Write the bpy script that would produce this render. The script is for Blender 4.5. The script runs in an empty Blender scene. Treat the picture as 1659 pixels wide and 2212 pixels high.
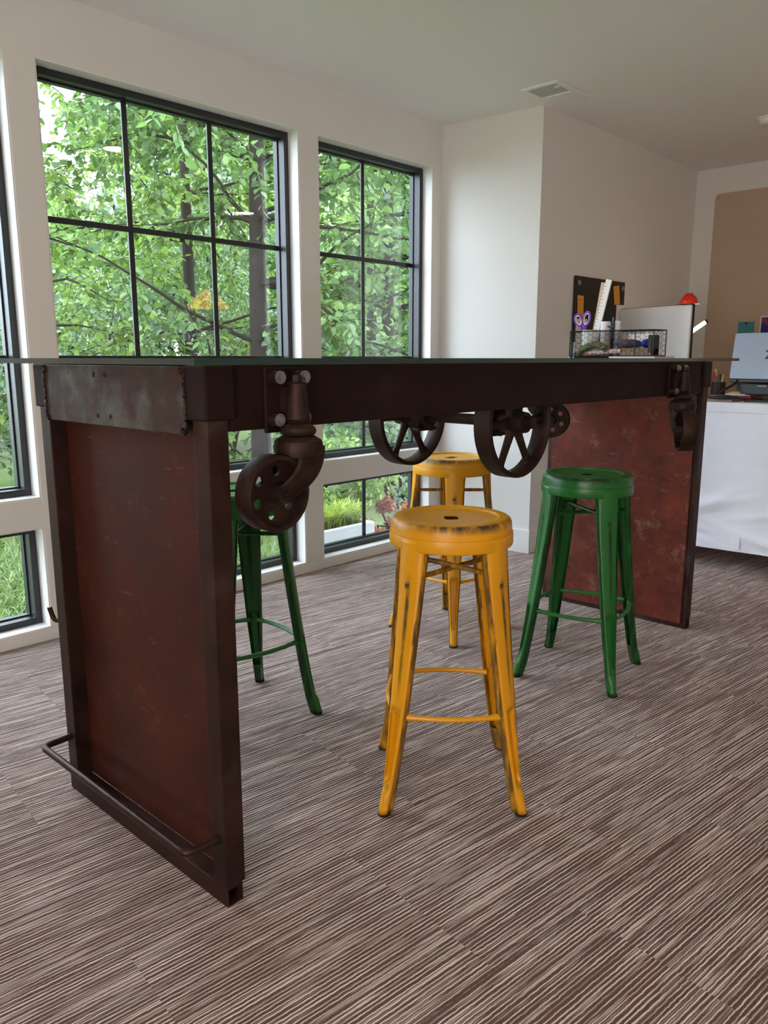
import bpy, bmesh, math, random
import numpy as np
from mathutils import Vector, Matrix
R = math.radians
C = bpy.context.scene.collection
SC = bpy.context.scene

# ------------------------------------------------------------------ camera
CAM_H = 1.10
F_PX, PIT, AZ = 1700.0, math.degrees(math.atan(332.5 / 1700.0)), 42.915
cd = bpy.data.cameras.new('camera'); cam = bpy.data.objects.new('camera', cd); C.objects.link(cam)
cam.location = (0, 0, CAM_H); cam.rotation_euler = (R(90 - PIT), 0, R(AZ - 90))
cd.sensor_fit = 'HORIZONTAL'; cd.sensor_width = 36; cd.lens = 36 * F_PX / 1659; cd.clip_start = .02; cd.clip_end = 200
SC.camera = cam

# ------------------------------------------------------------------ sky, exposure
w = bpy.data.worlds.new('overcast'); SC.world = w; w.use_nodes = True
bg = w.node_tree.nodes['Background']; bg.inputs[0].default_value = (0.80, 0.92, 1.07, 1); bg.inputs[1].default_value = 5.6
vs = SC.view_settings; vs.view_transform = 'Standard'; vs.look = 'None'; vs.gamma = 1; vs.use_curve_mapping = False; vs.exposure = 0.93
SC.cycles.max_bounces = 6; SC.cycles.diffuse_bounces = 5; SC.cycles.glossy_bounces = 3; SC.cycles.transparent_max_bounces = 10
SC.cycles.transmission_bounces = 3; SC.cycles.use_adaptive_sampling = True; SC.cycles.adaptive_threshold = .2; SC.cycles.sample_clamp_indirect = 6.0; SC.cycles.caustics_reflective = False; SC.cycles.caustics_refractive = False

def area(name, loc, rot, size, power, col):
    l = bpy.data.lights.new(name, 'AREA'); l.shape = 'RECTANGLE'; l.size, l.size_y = size; l.energy = power; l.color = col
    o = bpy.data.objects.new(name, l); C.objects.link(o); o.location = loc; o.rotation_euler = rot
    return o
l = bpy.data.lights.new('daylight_end_wall', 'AREA'); l.shape = 'RECTANGLE'; l.size, l.size_y = 1.5, 2.2; l.energy = 78; l.color = (1, .90, .82)
lo_ = bpy.data.objects.new('daylight_end_wall', l); C.objects.link(lo_)      # added fill light, tilted up, unseen at the end wall behind the camera
lo_.location = (-2.30, -.5, 1.2); lo_.rotation_euler = Vector((1, .02, 1.0)).to_track_quat('-Z', 'Y').to_euler()

# ------------------------------------------------------------------ material helpers
MATS = {}
class NT:
    def __init__(s, name):
        s.m = bpy.data.materials.new(name); s.m.use_nodes = True; s.t = s.m.node_tree
        s.b = s.t.nodes['Principled BSDF']; s.out = s.t.nodes['Material Output']
    def n(s, kind, ins=None, **kw):
        nd = s.t.nodes.new('ShaderNode' + kind)
        for k, v in kw.items(): setattr(nd, k, v)
        for k, v in (ins or {}).items():
            if hasattr(v, 'is_output') or isinstance(v, bpy.types.NodeSocket): s.t.links.new(v, nd.inputs[k])
            else: nd.inputs[k].default_value = v
        return nd
    def link(s, a, b): s.t.links.new(a, b)
    def math(s, op, a, b=None, c=None, clamp=False):
        nd = s.t.nodes.new('ShaderNodeMath'); nd.operation = op; nd.use_clamp = clamp
        for i, v in enumerate((a, b, c)):
            if v is None: continue
            if isinstance(v, bpy.types.NodeSocket): s.t.links.new(v, nd.inputs[i])
            else: nd.inputs[i].default_value = v
        return nd.outputs[0]
    def mix(s, f, a, b, mode='MIX'):
        nd = s.t.nodes.new('ShaderNodeMix'); nd.data_type = 'RGBA'; nd.blend_type = mode
        for i, v in ((0, f), (6, a), (7, b)):
            if isinstance(v, bpy.types.NodeSocket): s.t.links.new(v, nd.inputs[i])
            elif i == 0: nd.inputs[0].default_value = v
            else: nd.inputs[i].default_value = (*v[:3], 1)
        return nd.outputs[2]
    def ramp(s, f, stops, interp='LINEAR'):
        nd = s.t.nodes.new('ShaderNodeValToRGB'); nd.color_ramp.interpolation = interp
        el = nd.color_ramp.elements
        while len(el) < len(stops): el.new(.5)
        for e, (p, c) in zip(el, stops): e.position = p; e.color = (*c[:3], 1) if not isinstance(c, (int, float)) else (c, c, c, 1)
        s.link(f, nd.inputs[0]); return nd.outputs[0]
    def noise(s, vec, scale, detail=3, rough=.55, dim='3D'):
        nd = s.n('TexNoise', {'Scale': scale, 'Detail': detail, 'Roughness': rough}, noise_dimensions=dim)
        if vec is not None: s.link(vec, nd.inputs['Vector'])
        return nd.outputs[0]
    def bump(s, h, strength=.3, dist=.002):
        nd = s.n('Bump', {'Strength': strength, 'Distance': dist}); s.link(h, nd.inputs['Height']); s.link(nd.outputs[0], s.b.inputs['Normal'])
    def obj(s): return s.n('TexCoord').outputs['Object']
    def map(s, vec, scale=(1, 1, 1), rot=(0, 0, 0)):
        nd = s.n('Mapping'); nd.inputs['Scale'].default_value = scale; nd.inputs['Rotation'].default_value = rot; s.link(vec, nd.inputs[0]); return nd.outputs[0]

def lin(r, g, b):
    f = lambda c: ((c / 255 + .055) / 1.055) ** 2.4 if c > 10 else c / 255 / 12.92
    return (f(r), f(g), f(b))

def plain(name, col, rough=.5, metal=0, var=.06, scale=30, bump=0, emit=None, estr=0, coat=0):
    if name in MATS: return MATS[name]
    t = NT(name); b = t.b; v = t.obj()
    nz = t.noise(v, scale, 3)
    c = t.mix(nz, tuple(x * (1 - var) for x in col), tuple(min(1, x * (1 + var)) for x in col))
    t.link(c, b.inputs['Base Color']); b.inputs['Roughness'].default_value = rough; b.inputs['Metallic'].default_value = metal
    if coat: b.inputs['Coat Weight'].default_value = coat
    if bump: t.bump(nz, bump, .001)
    if emit: b.inputs['Emission Color'].default_value = (*emit, 1); b.inputs['Emission Strength'].default_value = estr
    MATS[name] = t.m; return t.m

def wallpaint(name, col, rough=.75):
    t = NT(name); v = t.obj(); big = t.noise(v, .8, 1)
    t.link(t.mix(big, tuple(x * .98 for x in col), col), t.b.inputs['Base Color']); t.b.inputs['Roughness'].default_value = rough
    return t.m

def rust(name, a, b, c, scale=9, patch=.5, rough=.62, metal=.25, scr=.0):
    """mottled rusted steel: dark scale a, rust b, pale mill-scale patches c"""
    t = NT(name); v = t.obj()
    n1 = t.noise(v, scale, 6, .68); n2 = t.noise(v, scale * .35, 3, .6); n3 = t.noise(v, scale * 14, 2, .7)
    base = t.mix(t.ramp(n1, [(.35, 0.), (.65, 1.)]), a, b)
    base = t.mix(t.math('MULTIPLY', t.ramp(n2, [(patch, 0.), (patch + .16, 1.)]), t.ramp(n3, [(.35, .25), (.6, 1.)])), base, c)
    base = t.mix(t.math('MULTIPLY', n3, .5), base, tuple(x * .55 for x in a))
    if scr:
        sv = t.map(v, (1, 4, 22), (R(35), 0, 0)); s1 = t.noise(sv, 2.2, 5, .7); sv2 = t.map(v, (1, 3, 3)); s2 = t.noise(sv2, 3.0, 8, .8)
        k = t.math('MULTIPLY', t.math('MAXIMUM', t.ramp(s1, [(.62, 0.), (.72, 1.)]), t.ramp(s2, [(.56, 0.), (.72, 1.)])), scr)
        base = t.mix(k, base, lin(190, 150, 130))
    t.link(base, t.b.inputs['Base Color']); t.b.inputs['Metallic'].default_value = metal; t.b.inputs['Specular IOR Level'].default_value = .22
    t.link(t.ramp(n1, [(.2, rough - .14), (.8, rough + .16)]), t.b.inputs['Roughness'])
    t.bump(n3, .35, .0012); MATS[name] = t.m; return t.m

def paint(name, col, dark, edge, rough=.38):
    """painted stool steel with rubbed streaks; the 'wear' attribute marks where the paint is rubbed"""
    t = NT(name); v = t.obj()
    n = t.noise(v, 26, 5, .65); nf = t.noise(t.map(v, (22, 22, 6)), 2.0, 5, .62); big = t.noise(v, 5, 3)
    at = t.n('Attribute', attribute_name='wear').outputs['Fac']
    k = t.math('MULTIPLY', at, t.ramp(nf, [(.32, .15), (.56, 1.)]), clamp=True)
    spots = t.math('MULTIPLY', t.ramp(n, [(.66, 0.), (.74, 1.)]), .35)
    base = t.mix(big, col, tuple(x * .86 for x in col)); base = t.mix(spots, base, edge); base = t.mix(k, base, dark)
    t.link(base, t.b.inputs['Base Color']); t.b.inputs['Roughness'].default_value = rough; t.b.inputs['Metallic'].default_value = .0
    MATS[name] = t.m; return t.m

def glass(name, tint, refl=1.0, rough=0.0, ior=1.5):
    """thin clear sheet: straight-through transmission plus a Fresnel mirror"""
    t = NT(name); t.t.nodes.remove(t.b)
    bf = t.n('NewGeometry').outputs['Backfacing']; io = t.math('ADD', ior, t.math('MULTIPLY', bf, 1 / ior - ior))   # same mirror strength on both faces of the sheet
    fr = t.n('Fresnel', {'IOR': io}); tr = t.n('BsdfTransparent', {'Color': (*tint, 1)}); gl = t.n('BsdfGlossy', {'Color': (1, 1, 1, 1), 'Roughness': rough})
    mx = t.n('MixShader'); t.link(t.math('MULTIPLY', fr.outputs[0], refl, clamp=True), mx.inputs[0]); t.link(tr.outputs[0], mx.inputs[1]); t.link(gl.outputs[0], mx.inputs[2])
    t.link(mx.outputs[0], t.out.inputs[0]); MATS[name] = t.m; return t.m

def leafmat(name, cols, trans=.45):
    """leaves: hue by island, light also passes through the blade"""
    t = NT(name); g = t.n('NewGeometry').outputs['Random Per Island']
    stops = [(i / (len(cols) - 1), c) for i, c in enumerate(cols)]
    c = t.ramp(g, stops)
    oi = t.n('ObjectInfo').outputs['Random']
    c = t.mix(t.math('MULTIPLY', oi, .25), c, t.mix(.5, c, cols[0]))
    t.link(c, t.b.inputs['Base Color']); t.b.inputs['Roughness'].default_value = .34; t.b.inputs['Specular IOR Level'].default_value = .6
    tl = t.n('BsdfTranslucent'); t.link(t.mix(.35, c, (.20, .34, .03)), tl.inputs[0])
    mx = t.n('MixShader', {0: trans}); t.link(t.b.outputs[0], mx.inputs[1]); t.link(tl.outputs[0], mx.inputs[2]); t.link(mx.outputs[0], t.out.inputs[0])
    MATS[name] = t.m; return t.m

def carpetmat():
    t = NT('striped_carpet'); tc = t.obj(); rnd = t.n('ObjectInfo').outputs['Random']
    off = t.math('MULTIPLY', rnd, 83.0)
    sep = t.n('SeparateXYZ'); t.link(tc, sep.inputs[0]); x, y = sep.outputs[0], sep.outputs[1]
    cb = lambda a, b_, c_=0.0: (lambda nd: nd.outputs[0])(t.n('CombineXYZ', {0: a, 1: b_, 2: c_}))
    wob = t.noise(cb(t.math('MULTIPLY', x, 60.), t.math('MULTIPLY', y, 60.), off), 1.0, 2)
    PITCH = .0088
    v = t.math('ADD', t.math('MULTIPLY', y, 1 / PITCH), t.math('MULTIPLY', t.math('SUBTRACT', wob, .5), .42))
    def cord(shift, lo, hi, seed, fl, top):
        q = t.math('ADD', v, shift); n = t.math('FLOOR', q); f = t.math('FRACT', q)
        wn = t.n('TexWhiteNoise', noise_dimensions='3D'); t.link(cb(n, off, seed), wn.inputs['Vector']); sp = t.n('SeparateColor'); t.link(wn.outputs['Color'], sp.inputs[0]); r1, r2, r3 = sp.outputs[:3]
        d = t.math('ABSOLUTE', t.math('ADD', t.math('SUBTRACT', f, .5), t.math('MULTIPLY', t.math('SUBTRACT', r1, .5), .26)))
        hw = t.math('ADD', .16, t.math('MULTIPLY', r2, .10))
        ln = t.math('SUBTRACT', 1.0, t.math('DIVIDE', d, hw), clamp=True); ln = t.math('MULTIPLY', ln, 2.2, clamp=True)
        al = t.noise(cb(t.math('ADD', t.math('MULTIPLY', x, 4.0), t.math('MULTIPLY', r3, 190.)), t.math('MULTIPLY', n, 5.3), seed), 1.0, 3, .6)
        return t.math('MULTIPLY', ln, t.ramp(al, [(lo, fl), (hi, top)]))
    k = t.math('MAXIMUM', cord(0.0, .36, .56, 1.0, .30, 1.0), cord(.5, .50, .66, 2.0, .0, .8))
    rib = t.math('ABSOLUTE', t.math('SUBTRACT', t.math('FRACT', t.math('MULTIPLY', v, 2.0)), .5))
    fine = t.noise(tc, 620, 2, .7); hue = t.noise(cb(t.math('MULTIPLY', x, 5.), t.math('MULTIPLY', y, 22.), off), 1.0, 2)
    brown = t.mix(t.ramp(hue, [(.36, 0.), (.64, 1.)]), lin(106, 82, 75), lin(124, 86, 77))
    brown = t.mix(t.ramp(fine, [(.40, 0.), (.66, 1.)]), t.mix(.55, brown, lin(48, 36, 33)), t.mix(.40, brown, lin(196, 172, 162)))
    brown = t.mix(t.ramp(rib, [(.0, .0), (.5, .45)]), brown, lin(44, 33, 30))
    cream = t.mix(fine, lin(232, 208, 198), lin(255, 242, 234))
    col = t.mix(k, brown, cream)
    t.link(col, t.b.inputs['Base Color']); t.b.inputs['Roughness'].default_value = .95; t.b.inputs['Specular IOR Level'].default_value = .15
    h = t.math('ADD', t.math('MULTIPLY', k, .9), t.math('ADD', t.math('MULTIPLY', fine, .5), t.math('MULTIPLY', rib, -.6)))
    t.bump(h, .7, .0025); return t.m

# ------------------------------------------------------------------ mesh helpers
WO = {}
class MB:
    def __init__(s): s.v = []; s.f = []; s.a = None
    def add(s, vs, fs):
        o = len(s.v); s.v += [tuple(p) for p in vs]; s.f += [tuple(i + o for i in q) for q in fs]; return s
    def box(s, lo, hi, M=None):
        (a, b, c), (d, e, f) = lo, hi
        vs = [Vector(p) for p in ((a, b, c), (d, b, c), (d, e, c), (a, e, c), (a, b, f), (d, b, f), (d, e, f), (a, e, f))]
        if M is not None: vs = [M @ p for p in vs]
        return s.add(vs, [(0, 3, 2, 1), (4, 5, 6, 7), (0, 1, 5, 4), (1, 2, 6, 5), (2, 3, 7, 6), (3, 0, 4, 7)])
    def cyl(s, p0, p1, r0, r1=None, n=20, caps=True):
        r1 = r0 if r1 is None else r1; p0, p1 = Vector(p0), Vector(p1)
        q = (p1 - p0).to_track_quat('Z', 'Y'); vs = []
        for p, r in ((p0, r0), (p1, r1)):
            vs += [p + q @ Vector((r * math.cos(2 * math.pi * i / n), r * math.sin(2 * math.pi * i / n), 0)) for i in range(n)]
        fs = [(i, (i + 1) % n, n + (i + 1) % n, n + i) for i in range(n)]
        if caps: fs += [tuple(range(n - 1, -1, -1)), tuple(range(n, 2 * n))]
        return s.add(vs, fs)
    def rings(s, rs, closed=True, caps=True):
        n = len(rs[0]); vs = [p for r in rs for p in r]; fs = []
        m = n if closed else n - 1
        for k in range(len(rs) - 1):
            for i in range(m): fs.append((k * n + i, k * n + (i + 1) % n, (k + 1) * n + (i + 1) % n, (k + 1) * n + i))
        if caps and closed: fs += [tuple(range(n - 1, -1, -1)), tuple(range((len(rs) - 1) * n, len(rs) * n))]
        return s.add(vs, fs)
    def lathe(s, prof, o=(0, 0, 0), ax=(0, 0, 1), n=32, loop=False):
        """prof: (radius, height) pairs about axis ax; loop closes the profile"""
        o = Vector(o); q = Vector(ax).to_track_quat('Z', 'Y'); rs = []
        for r, h in (prof + [prof[0]] if loop else prof):
            rs.append([o + q @ Vector((r * math.cos(2 * math.pi * i / n), r * math.sin(2 * math.pi * i / n), h)) for i in range(n)])
        return s.rings(rs, caps=not loop)
    def tube(s, path, r, n=10, closed=False):
        P = [Vector(p) for p in path]; rs = []; up = None
        for i, p in enumerate(P):
            a = P[i - 1] if (i or closed) else p; b = P[(i + 1) % len(P)] if (i < len(P) - 1 or closed) else p
            d = (b - a).normalized()
            if up is None: up = Vector((0, 0, 1)) if abs(d.z) < .9 else Vector((1, 0, 0))
            x = d.cross(up).normalized(); up = x.cross(d).normalized()
            rr = float(r[i] if isinstance(r, (list, tuple)) else r)
            rs.append([p + rr * (math.cos(2 * math.pi * k / n) * x + math.sin(2 * math.pi * k / n) * up) for k in range(n)])
        if closed: rs.append(rs[0])
        return s.rings(rs, caps=not closed)
    def prism(s, poly, z0, z1, M=None):
        n = len(poly); vs = [Vector((x, y, z0)) for x, y in poly] + [Vector((x, y, z1)) for x, y in poly]
        if M is not None: vs = [M @ p for p in vs]
        return s.add(vs, [tuple(range(n - 1, -1, -1)), tuple(range(n, 2 * n))] + [(i, (i + 1) % n, n + (i + 1) % n, n + i) for i in range(n)])
    def mesh(s, name, mat, off=Vector((0, 0, 0)), smooth=None, wear=None):
        me = bpy.data.meshes.new(name); me.from_pydata([tuple(Vector(p) - off) for p in s.v], [], s.f)
        bm = bmesh.new(); bm.from_mesh(me); bmesh.ops.recalc_face_normals(bm, faces=bm.faces); bm.to_mesh(me); bm.free()
        for m in (mat if isinstance(mat, (list, tuple)) else [mat]): me.materials.append(m)
        if smooth is not None:
            me.polygons.foreach_set('use_smooth', [True] * len(me.polygons))
            try: me.set_sharp_from_angle(angle=R(smooth))
            except Exception: pass
        if wear is not None:
            a = me.attributes.new('wear', 'FLOAT', 'POINT'); a.data.foreach_set('value', wear)
        return me
    def build(s, name, mat, parent=None, smooth=35, bevel=0, world=True, wear=None):
        off = WO.get(parent, Vector((0, 0, 0))) if (world and parent) else Vector((0, 0, 0))
        o = bpy.data.objects.new(name, s.mesh(name, mat, off, smooth, wear)); C.objects.link(o)
        o.parent = parent; WO[o] = off
        if bevel:
            b = o.modifiers.new('bevel', 'BEVEL'); b.width = bevel; b.segments = 2; b.limit_method = 'ANGLE'; b.angle_limit = R(40)
        return o

def tag(o, label, cat=None, group=None, kind=None):
    o['label'] = label
    if cat: o['category'] = cat
    if group: o['group'] = group
    if kind: o['kind'] = kind
    return o
def thing(name, label, cat, loc=(0, 0, 0), rz=0, group=None, kind=None):
    o = bpy.data.objects.new(name, None); C.objects.link(o); o.location = loc; o.rotation_euler = (0, 0, rz); o.empty_display_size = .05
    WO[o] = Vector(loc); return tag(o, label, cat, group, kind)
def copy_tree(o, parent=None):
    c = o.copy(); C.objects.link(c); c.parent = parent
    for ch in list(o.children): copy_tree(ch, c)
    return c
def bx(lo, hi, *a, **k): return MB().box(lo, hi).build(*a, **k)
def rot_about(p, ax, ang): p = Vector(p); return Matrix.Translation(p) @ Matrix.Rotation(ang, 4, ax) @ Matrix.Translation(-p)

# ------------------------------------------------------------------ materials
M_wall = wallpaint('white_wall_paint', (.80, .775, .745))
M_ceil = wallpaint('ceiling_paint', (.88, .865, .83))
M_trim = plain('white_trim_paint', (.84, .82, .80), .45, var=.02)
M_frame = plain('black_window_frame', (.022, .024, .029), .34, .0, .1)
M_pane = glass('window_glass', (.97, .985, .98), 1.7)
M_carpet = carpetmat()
M_steel = rust('dark_rusted_steel', lin(48, 33, 29), lin(78, 50, 42), lin(112, 110, 104), 8, .56, .5, .45)
M_beam = rust('red_brown_beam_steel', lin(26, 11, 9), lin(46, 21, 16), lin(56, 40, 34), 12, .66, .65, .05)
M_plate = rust('mottled_end_plate', lin(52, 34, 30), lin(84, 58, 50), lin(116, 118, 110), 22, .46, .55, .3)
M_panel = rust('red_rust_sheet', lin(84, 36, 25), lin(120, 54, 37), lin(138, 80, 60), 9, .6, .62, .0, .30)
M_panel_l = rust('brown_rust_sheet', lin(58, 25, 18), lin(84, 38, 27), lin(92, 52, 40), 5, .64, .6, .0, .12)  # plainer brown finish, also darkened to paint in the end panel's shade
M_iron = rust('cast_iron', lin(44, 30, 26), lin(74, 52, 44), lin(104, 86, 75), 16, .62, .5, .5)
M_bolt = plain('zinc_bolt', (.34, .33, .31), .36, .8, .15, 200)
M_tube = rust('foot_rail_steel', lin(52, 38, 34), lin(84, 60, 50), lin(120, 104, 94), 20, .6, .38, .6)
M_dark = plain('dark_void', (.004, .004, .004), .9)
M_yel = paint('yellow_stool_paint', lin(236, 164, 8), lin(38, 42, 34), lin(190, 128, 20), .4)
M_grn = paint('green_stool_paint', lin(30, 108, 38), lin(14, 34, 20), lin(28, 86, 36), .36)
M_rub = plain('black_rubber', (.012, .012, .012), .7)
M_gtop = glass('table_glass', (.90, .97, .94), 1.0)
M_gedge = plain('green_glass_edge', (.004, .028, .020), .12, 0, .3, 12, coat=.6)

# ================================================================== SETTING
W = 3.0; CEIL = 2.382; X0, Y0 = -2.4, -2.4; XF = 5.79; YR = 2.385; XC = 3.716; XC2 = 3.78; TH = .2; TW = .146
# window openings in the y = W wall : (x0, x1, z0, z1, columns, rows)
OPEN = []
for (xa, xb, nc) in ((.30, 1.287, 2), (1.395, 2.634, 3), (2.757, 3.630, 2)):
    OPEN.append((xa, xb, .57, 2.156, nc, 3)); OPEN.append((xa, xb, .05, .455, nc, 1))
floor = MB().box((X0, Y0, -.10), (XF, W, -.008)).build('floor', M_rub, smooth=None)
tag(floor, 'brown and cream striped carpet tiles laid over the floor', 'floor', kind='structure')
tag(MB().box((X0 - TH, Y0 - TH, CEIL), (XF + TH, W + TH, CEIL + .12)).build('ceiling', M_ceil, smooth=None), 'plain white painted ceiling above the table', 'ceiling', kind='structure')
mb = MB()
xs = [X0 - TH, .30, 1.287, 1.395, 2.634, 2.757, 3.630, XC + .35]
for i in range(len(xs) - 1):
    a, b = xs[i], xs[i + 1]
    if i % 2 == 0: mb.box((a, W, -.4), (b, W + TW, CEIL))
    else:
        for z0, z1 in ((-.4, .05), (.455, .57), (2.156, CEIL)): mb.box((a, W, z0), (b, W + TW, z1))
tag(mb.build('wall_window', M_wall, smooth=None), 'white wall holding the black framed windows', 'wall', kind='structure')
# short return wall from the window wall out to the corner, then along to the far wall
mb = MB(); mb.prism([(XC, W), (XC2, YR), (XC2 + .25, YR + .25), (XC + .35, W + TH), (XC, W + TH)], 0, CEIL)
tag(mb.build('wall_return', M_wall, smooth=None), 'bright white return wall beside the narrow window', 'wall', kind='structure')
mb = MB(); mb.prism([(XC2 + .0005, YR), (XF, YR), (XF, YR + .15), (XC2 + .15, YR + .15)], 0, CEIL)
tag(mb.build('wall_right', M_wall, smooth=None), 'shaded wall with the black pin board', 'wall', kind='structure')
tag(bx((XF, Y0 - TH, 0), (XF + .15, YR + .15, CEIL), 'wall_far', M_wall, smooth=None), 'far wall behind the desk with tan paper', 'wall', kind='structure')
# rear and end walls (behind the camera)
tag(bx((X0 - TH, Y0 - .15, 0), (XF + .15, Y0, CEIL), 'wall_rear', M_wall, smooth=None), 'white rear wall behind the viewpoint', 'wall', kind='structure')
tag(bx((X0 - .15, Y0, 0), (X0, W + TH, CEIL), 'wall_left', M_wall, smooth=None), 'white end wall left of the viewpoint', 'wall', kind='structure')
# trim boards between the windows
n = 0
for (lo, hi, lab) in (((1.287, W - .004, .05), (1.395, W + .01, 2.156), 'flat white trim board between the left and the wide window'),
                      ((2.634, W - .004, .05), (2.757, W + .01, 2.156), 'flat white trim board between the wide and the narrow window'),
                      ((.0, W - .003, .0), (XC, W + .01, .0495), 'low white trim board along the floor under the windows'),):
    n += 1; tag(bx(lo, hi, 'trim_%d' % n, M_trim if n == 3 else M_wall, smooth=None, bevel=.0015), lab, 'trim', kind='structure')
for a, b, lab in ((.30, 1.287, 'left'), (1.395, 2.634, 'wide'), (2.757, 3.63, 'narrow')):
    n += 1; tag(bx((a, W - .003, .4555), (b, W + .01, .5695), 'trim_%d' % n, M_wall, smooth=None, bevel=.0015), 'white rail between the upper and lower %s windows' % lab, 'trim', kind='structure')
mb = MB(); mb.prism([(XC - .012, W), (XC2 - .012, YR - .012), (XC2 + .02, YR), (XC2, YR), (XC, W)], 0, .135)
tag(mb.build('baseboard_return', M_trim, smooth=None, bevel=.002), 'tall white baseboard around the return wall corner', 'baseboard', kind='structure')
tag(bx((XC2 + .005, YR - .012, 0), (XF, YR, .135), 'baseboard_right', M_trim, smooth=None, bevel=.002), 'white baseboard along the shaded right wall', 'baseboard', kind='structure')

# windows
RD = .068                                     # white reveal depth
wl = ['left upper window with black frame, cut by the picture edge', 'left low window over grass, under the cut-off window',
      'wide upper window with black glazing bars onto the trees', 'wide low window behind the far green stool',
      'narrow upper window beside the return wall', 'narrow low window with white planter outside']
for k, (a, b, z0, z1, nc, nr) in enumerate(OPEN):
    wi = thing('window_%d' % (k + 1), wl[k], 'window', (a, W, z0), kind='structure')
    oa, ob, oz0, oz1 = a, b, z0, z1
    lm = MB(); t = .005; y0, y1 = W + .0005, W + RD + .075     # white liner of the reveal
    for lo, hi in (((a, y0, z0), (a + t, y1, z1)), ((b - t, y0, z0), (b, y1, z1)), ((a + t, y0, z0), (b - t, y1, z0 + t)), ((a + t, y0, z1 - t), (b - t, y1, z1))): lm.box(lo, hi)
    lm.build('reveal_liner', M_trim, wi, smooth=None)
    a, b, z0, z1 = a + t, b - t, z0 + t, z1 - t
    yf = W + RD; fw = .026; fd = .075
    for nm, lo, hi in (('frame_side', (a, yf, z0), (a + fw, yf + fd, z1)), ('frame_side', (b - fw, yf, z0), (b, yf + fd, z1)),
                       ('frame_sill', (a + fw, yf, z0), (b - fw, yf + fd, z0 + fw)), ('frame_head', (a + fw, yf, z1 - fw), (b - fw, yf + fd, z1))):
        bx(lo, hi, nm, M_frame, wi, smooth=None, bevel=.002)
    # slim sash behind the frame
    sm = MB(); g = .006; a, b, z0, z1 = a + fw, b - fw, z0 + fw, z1 - fw; ys = yf + .045
    for lo, hi in (((a, ys, z0), (a + g, ys + .03, z1)), ((b - g, ys, z0), (b, ys + .03, z1)), ((a + g, ys, z0), (b - g, ys + .03, z0 + g)), ((a + g, ys, z1 - g), (b - g, ys + .03, z1))): sm.box(lo, hi)
    sm.build('sash', M_frame, wi, smooth=None, bevel=.0015)
    a, b, z0, z1 = a + g, b - g, z0 + g, z1 - g; yg = ys + .022
    bx((a - .003, yg, z0 - .003), (b + .003, yg + .005, z1 + .003), 'pane', M_pane, wi, smooth=None)
    for i in range(1, nc):
        x = oa + (ob - oa) * i / nc
        bx((x - .0118, yg - .011, z0), (x + .0118, yg - .001, z1), 'muntin', M_frame, wi, smooth=None, bevel=.002)
    for j in range(1, nr):
        z = oz0 + (oz1 - oz0) * j / nr
        for i in range(nc):
            xa = oa + (ob - oa) * i / nc + .0118 if i else a; xb = oa + (ob - oa) * (i + 1) / nc - .0118 if i < nc - 1 else b
            bx((xa, yg - .011, z - .0115), (xb, yg - .001, z + .0115), 'muntin', M_frame, wi, smooth=None, bevel=.002)

# added window dressing round the end wall fill light, out of view
wi = thing('window_7', 'black framed window in the end wall behind the viewpoint', 'window', (X0, -.5, .4), kind='structure')
for lo, hi in (((X0, -1.65, .38), (X0 + .012, -1.60, 2.02)), ((X0, .60, .38), (X0 + .012, .65, 2.02)), ((X0, -1.60, .38), (X0 + .012, .60, .43)), ((X0, -1.60, 1.97), (X0 + .012, .60, 2.02))): bx(lo, hi, 'frame_bar', M_frame, wi, smooth=None)
bx((X0 + .001, -1.60, .43), (X0 + .004, .60, 1.97), 'pane', M_pane, wi, smooth=None)

# carpet tiles
CA = R(-7.2); TS = .5
def clip(poly, axis, lim, keep_less):
    out = []
    for i in range(len(poly)):
        p, q = poly[i], poly[(i + 1) % len(poly)]
        ip = (p[axis] <= lim) == keep_less or abs(p[axis] - lim) < 1e-9; iq = (q[axis] <= lim) == keep_less or abs(q[axis] - lim) < 1e-9
        if ip: out.append(p)
        if ip != iq:
            t = (lim - p[axis]) / (q[axis] - p[axis]); out.append((p[0] + t * (q[0] - p[0]), p[1] + t * (q[1] - p[1])))
    return out
ca, sa = math.cos(CA), math.sin(CA); full = None
for i in range(-9, 15):
    for j in range(-9, 10):
        u0, v0 = i * TS + .21 + (.25 if j % 2 else 0), j * TS + .33
        cx, cy = (u0 + TS / 2), (v0 + TS / 2)
        wx, wy = cx * ca - cy * sa, cx * sa + cy * ca
        poly = [(wx + px * ca - py * sa, wy + px * sa + py * ca) for px, py in ((-.2498, -.2498), (.2498, -.2498), (.2498, .2498), (-.2498, .2498))]
        if wy < -1.0 or wx < -1.0 : pass
        cl = poly
        for ax, lim, kl in ((0, X0, False), (0, XF, True), (1, Y0, False), (1, W, True)):
            if cl: cl = clip(cl, ax, lim, kl)
        if len(cl) < 3: continue
        if wx * .732 + wy * .681 < .2: continue      # behind the viewpoint: the plain floor is enough
        loc = [((x - wx) * ca + (y - wy) * sa, -(x - wx) * sa + (y - wy) * ca) for x, y in cl]
        whole = len(cl) == 4 and all(abs(p[0] - q[0]) + abs(p[1] - q[1]) < 1e-7 for p, q in zip(cl, poly))
        if whole and full is None: full = MB().prism(loc, -.0085, 0).mesh('carpet_tile', M_carpet)
        me = full if whole else MB().prism(loc, -.0085, 0).mesh('carpet_tile', M_carpet)
        o = bpy.data.objects.new('carpet_tile', me); C.objects.link(o); o.parent = floor; o.location = (wx, wy, 0); o.rotation_euler = (0, 0, CA)

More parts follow.
